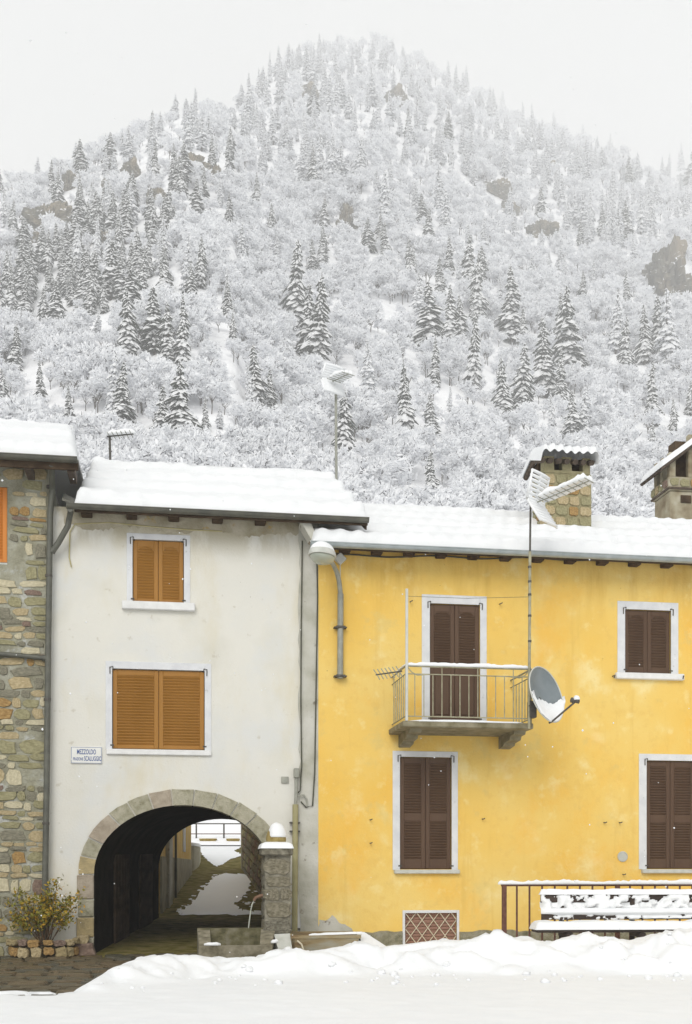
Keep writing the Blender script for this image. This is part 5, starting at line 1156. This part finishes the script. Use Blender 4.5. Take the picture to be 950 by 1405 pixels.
# ---- tree meshes (unit height)
def conifer(seed, wf=.2, whorls=26, snow=.75):
    R = random.Random(seed); lobe = R.uniform(0, 6); tr = MB(); cr = MB(); tr.tube([(0, 0, -.06), (0, 0, .5), (0, 0, .99)], [.018, .011, .002], 6)
    for k in range(whorls):
        t = (k + R.random() * .8) / whorls; z = .07 + .91 * t ** .93; L0 = (wf * (1 - t) ** .8 * (1.0 if t > .12 else .75) + .012) * R.uniform(.72, 1.2)
        if R.random() < .06: continue
        nb = max(5, int(11 * (1 - t) + 4)); a0 = R.uniform(0, 6.28)
        for j in range(nb):
            a = a0 + 6.283 * j / nb + R.uniform(-.25, .25); L = L0 * R.uniform(.55, 1.25) * (1 + .28 * math.sin(a + lobe) * math.sin(7 * t + lobe)); d = Vector((math.cos(a), math.sin(a), 0)); s = Vector((-d.y, d.x, 0))
            droop = R.uniform(.25, .6) * L; zz = z + R.uniform(-.012, .012)
            P0 = Vector((0, 0, zz)); P1 = d * L * .5 + Vector((0, 0, zz - droop * .25)); P2 = d * L + Vector((0, 0, zz - droop)); w_ = L * R.uniform(.17, .27)
            hang = Vector((0, 0, -.010 - .010 * R.random()))
            cr.add([P0, P1 + s * w_ * .8, P2, P1 - s * w_ * .8], [(0, 1, 2, 3)], 0)
            cr.add([P1 + s * w_ * .8, P1 + s * w_ * .75 + hang, P2 + hang * .8, P2, P1 - s * w_ * .75 + hang, P1 - s * w_ * .8], [(0, 1, 2, 3), (3, 2, 4, 5)], 0)
            for q in range(2):   # side sprays
                c_ = P0.lerp(P2, R.uniform(.35, .8)); e = (s * R.choice((-1, 1)) + d * .6).normalized() * w_ * R.uniform(.9, 1.4); cr.add([c_, c_ + e * .6 + d * .01, c_ + e + hang * 1.2, c_ + e * .5 - d * .012 + hang], [(0, 1, 2, 3)], 0)
            if R.random() < snow:   # a cushion of snow that hangs over the tip of the branch
                up_ = Vector((0, 0, 1)); h = R.uniform(.014, .026) * (.65 + .6 * L / wf); ww = w_ * R.uniform(.85, 1.3); b_ = R.uniform(.12, .45)
                S0 = P0.lerp(P1, b_ * 1.6) + up_ * .003; S2 = P2 + d * .004 - up_ * .004 - up_ * R.uniform(0, .008); M1 = P1 + s * ww + up_ * .001; M2 = P1 - s * ww + up_ * .001
                E1 = P1.lerp(P2, .62) + s * ww * .85 - up_ * .002; E2 = P1.lerp(P2, .62) - s * ww * .85 - up_ * .002; T1 = P1.lerp(P0, .1) + up_ * h; T2 = P1.lerp(P2, .62) + up_ * h * .95
                cr.add([S0, M1, E1, S2, E2, M2, T1, T2], [(0, 1, 6), (1, 2, 7, 6), (2, 3, 7), (3, 4, 7), (4, 5, 6, 7), (5, 0, 6)], 1)
    return tr, cr
def broadleaf(seed, spread=.42, ntw=1500, dark=.22, base=.12):
    R = random.Random(seed); tr = MB(); cr = MB(); ends = []
    def grow(p, d, L, r, lv):
        q = p + d * L; mid_ = p.lerp(q, .5) + Vector((R.gauss(0, 1), R.gauss(0, 1), R.gauss(0, .5))) * L * .06
        (tr if lv < 2 else cr).tube([p, mid_, q], [r, r * .8, r * .6], 5 if lv < 2 else 3, mi=0 if lv < 2 else (1 if R.random() < .12 else 0), cap=False)
        if lv >= 1: ends.append((mid_, d)); ends.append((q, d))
        if lv >= 4: return
        for k in range(R.choice([2, 3, 3]) if lv else 5):
            ax = Vector((R.gauss(0, 1), R.gauss(0, 1), R.gauss(0, .35))).normalized(); nd = (d * .75 + ax * (.75 if lv else .62) + Vector((0, 0, .12))).normalized(); grow(q if k else p.lerp(q, .8), nd, L * R.uniform(.62, .82), r * .58, lv + 1)
    grow(Vector((0, 0, -.05)), Vector((R.uniform(-.1, .1), R.uniform(-.1, .1), 1)).normalized(), .26, .016, 0)
    zs_ = max(p.z for p, _ in ends); xs_ = max(max(abs(p.x), abs(p.y)) for p, _ in ends)
    for m_ in (tr, cr): m_.v = [(x * spread / xs_, y * spread / xs_, z / zs_) for x, y, z in m_.v]
    ends = [(Vector((p.x * spread / xs_, p.y * spread / xs_, p.z / zs_)), d) for p, d in ends]
    for i in range(ntw):
        p, d = R.choice(ends); p = p + Vector((R.gauss(0, .035), R.gauss(0, .035), R.gauss(0, .03)))
        if p.z < base * R.uniform(.5, 1.5): continue
        e = (d * .5 + Vector((R.gauss(0, 1), R.gauss(0, 1), R.gauss(.15, .7)))).normalized(); L = R.uniform(.06, .14); r = R.uniform(.009, .024)
        dk = R.random() < dark; q = p + e * L
        m_ = p.lerp(q, .5) + Vector((0, 0, -.006 if R.random() < .5 else .006)); cr.tube([p, m_, q], [r, r * 1.1, r * .5] if not dk else [r * .5, r * .4, r * .2], 3, mi=1 if dk else 0, cap=False)
        if not dk and R.random() < .5:   # snow pad lying on the twig
            s = Vector((R.gauss(0, 1), R.gauss(0, 1), 0)).normalized() * r * R.uniform(1.5, 3); cr.add([p + s * .3, m_ + s + Vector((0, 0, .004)), q, m_ - s + Vector((0, 0, .004)), m_ + Vector((0, 0, .011))], [(0, 1, 4), (1, 2, 4), (2, 3, 4), (3, 0, 4)], 0)
    return tr, cr
def meshes_of(tr, cr, nm, mats):
    a = tr.build(nm + '_trunk', BARK); b_ = cr.build(nm + '_crown', mats); A, B = a.data, b_.data; bpy.data.objects.remove(a); bpy.data.objects.remove(b_); return A, B
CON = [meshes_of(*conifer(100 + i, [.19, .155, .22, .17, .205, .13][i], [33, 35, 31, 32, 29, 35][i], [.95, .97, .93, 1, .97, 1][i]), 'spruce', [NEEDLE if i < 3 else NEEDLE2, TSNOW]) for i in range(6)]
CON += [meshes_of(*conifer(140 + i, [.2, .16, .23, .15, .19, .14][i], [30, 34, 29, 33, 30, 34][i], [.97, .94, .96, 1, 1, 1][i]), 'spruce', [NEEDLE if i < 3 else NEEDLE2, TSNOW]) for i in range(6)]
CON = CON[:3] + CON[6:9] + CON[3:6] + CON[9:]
BRO = [meshes_of(*broadleaf(200 + i, [.42, .5, .38, .46, .55, .4][i], [470, 540, 430, 500, 560, 420][i], [.07, .11, .04, .14, .06, .18][i]), 'broadleaf', [TWIGS, TWIG]) for i in range(6)]

# ---- where they stand
conif = [(22, 447, 512), (56, 498, 556), (95, 532, 584), (135, 430, 464), (3, 508, 562), (177, 400, 500), (212, 395, 487), (154, 490, 588), (167, 502, 594), (193, 522, 548), (222, 530, 606), (78, 385, 452), (62, 395, 452), (152, 332, 412), (225, 345, 412), (232, 420, 500),
         (252, 410, 508), (249, 503, 612), (282, 546, 594), (302, 560, 592), (275, 328, 396), (262, 364, 412), (313, 370, 424), (320, 432, 472), (352, 478, 568), (369, 512, 572), (343, 500, 566), (405, 336, 456), (436, 384, 515), (425, 398, 500), (443, 322, 372), (380, 322, 358), (471, 540, 640),
         (563, 332, 388), (576, 376, 442), (589, 392, 486), (617, 398, 478), (632, 408, 480), (646, 328, 402), (655, 348, 442), (650, 436, 550), (703, 372, 474), (719, 425, 476), (507, 472, 548), (558, 506, 610), (591, 545, 600), (597, 468, 538), (618, 533, 566), (690, 498, 574), (716, 478, 566), (592, 622, 690),
         (748, 440, 548), (781, 398, 526), (768, 405, 478), (769, 485, 556), (801, 532, 604), (786, 540, 608), (845, 405, 488), (857, 440, 514), (885, 426, 506), (916, 400, 508), (905, 410, 500), (893, 502, 586), (925, 548, 594), (896, 578, 618), (775, 352, 388), (815, 358, 390), (800, 374, 414), (860, 372, 418), (948, 528, 574), (757, 540, 600),
         (527, 236, 312), (570, 254, 292), (440, 178, 252), (455, 190, 256), (415, 196, 252), (430, 205, 262), (468, 200, 256), (495, 190, 250), (340, 126, 180), (352, 138, 182), (395, 176, 216), (375, 150, 200), (604, 230, 290), (612, 260, 322), (640, 200, 242), (660, 340, 392), (700, 260, 300), (790, 260, 312), (800, 268, 322), (812, 262, 318), (778, 270, 316), (835, 280, 336), (850, 286, 340), (862, 262, 318), (880, 270, 322), (840, 250, 300),
         (72, 192, 222), (145, 158, 200), (168, 170, 204), (220, 142, 186), (241, 112, 160), (268, 108, 160), (262, 128, 178), (190, 146, 186), (105, 196, 236), (52, 200, 236), (640, 92, 128), (690, 110, 146), (672, 118, 160), (760, 140, 176), (800, 158, 192), (838, 172, 206), (935, 200, 250), (950, 206, 260)]
allc = []
RC = random.Random(77)
for (u, vt, vb) in conif:
    d = find_d(u, vb); k_ = .78 if vb < 212 and u < 330 else 1.07; allc.append((u, d, (vb - vt) * k_ * d / FPX, vb - (vb - vt) * k_, vb))
def rockfree(u, v, h=0): return not any(abs(u - r[0]) < r[3] * .55 and r[1] + .4 * (r[2] - r[1]) < v < r[2] + 6 + h * .9 for r in rocks)
# clusters of spruce higher up, from a density field like the photograph's dark patches
k = 0
while k < 430:
    u = RC.uniform(-60, 1010); v = RC.uniform(70, 470); rv = float(interp(u, ridge))
    if v < rv + 4: continue
    dens = 0.10
    if u < 240 and 280 < v < 440: dens = .5 - .15 * (u > 170)
    elif u < 330 and v < 300: dens = .30
    elif 330 < u < 520 and 130 < v < 260: dens = .6
    elif v < rv + 60 and u > 380: dens = .8
    elif u > 520 and v < 260: dens = .42
    elif u > 740 and v < 350: dens = .5
    elif v > 400: dens = .04
    if RC.random() > dens * (0.35 + 1.3 * float(vn(u * .03, v * .03, 5))): continue
    if not rockfree(u, v, 8): continue
    d = find_d(u, v); h = RC.uniform(9, 15) * (1.0 if d < 600 else 1.5 if d < 1000 else 2.0); hp_ = h / d * FPX
    if v - hp_ < rv - 48: h *= .7
    allc.append((u, d, h, v - h / d * FPX, v)); k += 1
brl = []; k = 0; tries = 0
FRONT = [(t[0], t[1], t[3], t[4]) for t in allc if t[4] - t[3] > 34]
while k < 5300 and tries < 90000:
    tries += 1
    u = RC.uniform(-90, 1040); rv = float(interp(u, ridge)); v = rv + (760 - rv) * (RC.random() if k < 3300 else RC.random() * .5)
    if not rockfree(u, v, 3): continue
    d = find_d(u, v); h = RC.uniform(3.4, 8.8) * (1.0 if v < 500 else 1.12)
    if d > 600: h *= 1.45 if d < 1000 else 1.9
    if v > 450 and RC.random() < .3: continue
    vt_ = v - h / d * FPX; hw_ = h / d * FPX * .56
    if any(cd_ + h * .7 > d and abs(cu - u) < (hw_ if d < cd_ else hw_ * .7) + (cb - ct) * .1 and vt_ < cb - (cb - ct) * .22 and v > ct for cu, cd_, ct, cb in FRONT): continue
    brl.append((u, d, h, v - h / d * FPX, v)); k += 1
ANCH = [(55, 'above the stone house'), (112, 'above the stone roof edge'), (170, 'behind the short roof aerial'), (220, 'above the small orange window'), (270, 'above the white roof left half'), (320, 'above the white roof middle'), (375, 'above the white roof right half'), (440, 'left of the rear aerial'), (500, 'behind the rear aerial'),
        (560, 'above the white roof tip'), (610, 'above the balcony left end'), (660, 'above the balcony door'), (715, 'left of the stone chimney'), (770, 'above the stone chimney'), (830, 'right of the stone chimney'), (890, 'above the upper right window'), (2000, 'above the right-edge chimney')]
def zone(u, v):
    a = next(t for q, t in ANCH if u < q)
    b_ = 'behind the eaves' if v > 705 else 'lowest' if v > 640 else 'low down' if v > 540 else 'midway up' if v > 420 else 'high up' if v > 290 else 'in upper mist' if v > 200 else 'on the ridge'
    return b_ + ' ' + a
ORD = ['leftmost', 'second', 'third', 'fourth', 'fifth', 'sixth', 'seventh', 'eighth', 'ninth', 'tenth', 'eleventh', 'twelfth']
def plant(lst, meshes, nm, cat, adj, limit, rng, tilt=.04):
    sel = sorted(lst, key=lambda t: -(t[2] / t[1]))
    sel = [t for t in sel if -10 < t[0] < 960 and t[3] < 700]
    near = sel[:limit]; chosen = set(id(t) for t in near); rest = [t for t in lst if id(t) not in chosen]
    zones = {}
    for t in near: hp_ = t[2] / t[1] * FPX; zones.setdefault((zone(t[0], t[4]), 2 if hp_ > 75 else 1 if hp_ > 50 else 0), []).append(t)
    for (zn, big), ts in zones.items():
        ts.sort(key=lambda t: t[0])
        for i, t in enumerate(ts):
            base = '%s %s %s %s' % (('small', 'middling', 'tall')[big], adj, cat, zn)
            if len(ts) == 1: lab = base
            elif len(ts) <= 12: lab = ORD[i] + ' ' + base
            else: lab = base
            p = hill(t[0], t[1]); root = bpy.data.objects.new(nm, None); sc.collection.objects.link(root); tag(root, lab, cat, '%s %s %s' % (adj, cat + 's', zn))
            root.location = p; root.rotation_euler = (rng.uniform(-tilt, tilt), rng.uniform(-tilt, tilt), rng.uniform(0, 6.28)); w_ = rng.uniform(.68, 1.1); root.scale = (t[2] * w_, t[2] * w_, t[2])
            A, B = meshes[rng.randrange(6) + (6 if (t[1] > 480 or t[4] < 215) and rng.random() < .8 or rng.random() < .15 else 0)] if cat == 'spruce' else meshes[rng.randrange(len(meshes))]  # far and high spruces mostly take the needles with mist in their colour
            for me, n_ in ((A, 'trunk'), (B, 'crown')):
                o = bpy.data.objects.new(n_, me); sc.collection.objects.link(o); o.parent = root
    return rest
rc_ = plant(allc, CON, 'spruce_tree', 'spruce', 'snow-dusted', 300, random.Random(1))
rb_ = plant(brl, BRO, 'snowy_tree', 'tree', 'bare snow-laden', 300, random.Random(2), .08)
# the rest of the wood: one mass
def forest(name, pts, meshes, label, rng):
    col = bpy.data.collections.new(name + '_source'); 
    for i, (A, B) in enumerate(meshes):
        bm = bmesh.new(); bm.from_mesh(A); bm.from_mesh(B); me = bpy.data.meshes.new('%s_%d' % (name, i)); 
        nA = len(A.polygons); bm.to_mesh(me); bm.free()
        mats = [BARK] + list(B.materials); 
        for m in mats: me.materials.append(m)
        idx = np.zeros(len(me.polygons), np.int32); bi = np.zeros(len(B.polygons), np.int32); B.polygons.foreach_get('material_index', bi); idx[nA:] = bi + 1; me.polygons.foreach_set('material_index', idx)
        o = bpy.data.objects.new('%s_%02d' % (name, i), me); col.objects.link(o)
    me = bpy.data.meshes.new(name); co = [tuple(hill(t[0], t[1])) for t in pts]; me.from_pydata(co, [], [])
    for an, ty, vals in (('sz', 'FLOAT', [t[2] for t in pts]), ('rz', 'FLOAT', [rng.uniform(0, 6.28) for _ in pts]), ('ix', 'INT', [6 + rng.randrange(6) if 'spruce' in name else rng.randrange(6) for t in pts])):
        at = me.attributes.new(an, ty, 'POINT'); at.data.foreach_set('value', vals)
    ob = link(name, me); kind(ob, 'stuff'); ob['label'] = label; ob['category'] = 'forest'
    ng = bpy.data.node_groups.new(name, 'GeometryNodeTree'); ng.interface.new_socket('Geometry', in_out='INPUT', socket_type='NodeSocketGeometry'); ng.interface.new_socket('Geometry', in_out='OUTPUT', socket_type='NodeSocketGeometry')
    N = ng.nodes; I = N.new('NodeGroupInput'); O = N.new('NodeGroupOutput'); ip = N.new('GeometryNodeInstanceOnPoints'); ci = N.new('GeometryNodeCollectionInfo'); ci.inputs['Collection'].default_value = col
    ci.inputs['Separate Children'].default_value = True; ci.inputs['Reset Children'].default_value = True; ip.inputs['Pick Instance'].default_value = True
    def attr(nm_, ty): a = N.new('GeometryNodeInputNamedAttribute'); a.data_type = ty; a.inputs['Name'].default_value = nm_; return a.outputs['Attribute']
    cx_ = N.new('ShaderNodeCombineXYZ'); L_ = ng.links; L_.new(attr('rz', 'FLOAT'), cx_.inputs['Z']); er = N.new('FunctionNodeEulerToRotation'); L_.new(cx_.outputs[0], er.inputs[0])
    L_.new(I.outputs[0], ip.inputs['Points']); L_.new(ci.outputs[0], ip.inputs['Instance']); L_.new(attr('ix', 'INT'), ip.inputs['Instance Index']); L_.new(er.outputs[0], ip.inputs['Rotation']); L_.new(attr('sz', 'FLOAT'), ip.inputs['Scale']); L_.new(ip.outputs[0], O.inputs[0])
    md = ob.modifiers.new('scatter', 'NODES'); md.node_group = ng
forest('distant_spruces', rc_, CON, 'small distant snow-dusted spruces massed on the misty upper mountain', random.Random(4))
forest('distant_snowy_wood', rb_, BRO, 'mass of distant snow-laden bare trees covering the mountain side', random.Random(5))

# ------------------------------------------------------------------ falling snow
R = random.Random(99); fl_ = MB()
for i in range(230):
    D = 2.5 + 15.5 * R.random() ** .6; p = atD(R.uniform(-20, 970), D, v=R.uniform(10, 1380)); s = R.uniform(.0025, .0075) * (0.5 + D / 14)
    if p.y > -1.6: continue
    fl_.add([p + Vector((s, 0, 0)), p + Vector((0, s, 0)), p + Vector((-s, 0, 0)), p + Vector((0, -s, 0)), p + Vector((0, 0, s * R.uniform(.8, 1.4))), p - Vector((0, 0, s))], [(0, 1, 4), (1, 2, 4), (2, 3, 4), (3, 0, 4), (1, 0, 5), (2, 1, 5), (3, 2, 5), (0, 3, 5)])
o = kind(fl_.build('falling_snow', SNOW, smooth='all'), 'stuff'); o['label'] = 'sparse small snowflakes drifting before the houses'; o['category'] = 'snowflakes'

# clods fallen from the plough ridge
R = random.Random(55); cl_ = MB()
for i in range(75):
    x = X(R.uniform(120, 985), -5); y = YC - R.uniform(.7, 2.1) ** 1.1; r = R.choice([.015, .02, .025, .035, .05]); z = float(snow_h(np.array([x]), np.array([y]))[0])
    vs_ = []; n = 7
    for k in range(5):
        a = math.pi * (k + .5) / 5
        for j in range(n): q = 2 * math.pi * j / n + k * .4; rr_ = r * R.uniform(.75, 1.2); vs_.append((x + rr_ * math.sin(a) * math.cos(q) * 1.2, y + rr_ * math.sin(a) * math.sin(q), z + r * .25 + rr_ * math.cos(a) * .8))
    fs = [(k * n + j, k * n + (j + 1) % n, (k + 1) * n + (j + 1) % n, (k + 1) * n + j) for k in range(4) for j in range(n)] + [tuple(range(n)), tuple(4 * n + j for j in range(n))]
    cl_.add(vs_, fs)
o = kind(cl_.build('snow_clods', SNOW, smooth='all'), 'stuff'); o['label'] = 'small lumps of snow scattered before the ploughed bank'; o['category'] = 'snow'
# ------------------------------------------------------------------ haze
hz = MB(); hz.box(-2000, 2900, -60, 2350, -560, 1300); ho = hz.build('haze', SNOW); ho.data.materials.clear()
hm = bpy.data.materials.new('haze_air'); hm.use_nodes = True; hn = hm.node_tree; hn.nodes.clear(); pv = hn.nodes.new('ShaderNodeVolumePrincipled'); om = hn.nodes.new('ShaderNodeOutputMaterial')
pv.inputs['Color'].default_value = (1, 1, 1, 1); pv.inputs['Density'].default_value = 0.00074; pv.inputs['Anisotropy'].default_value = 0.0
hn.links.new(pv.outputs[0], om.inputs['Volume']); ho.data.materials.append(hm); kind(ho, 'stuff')
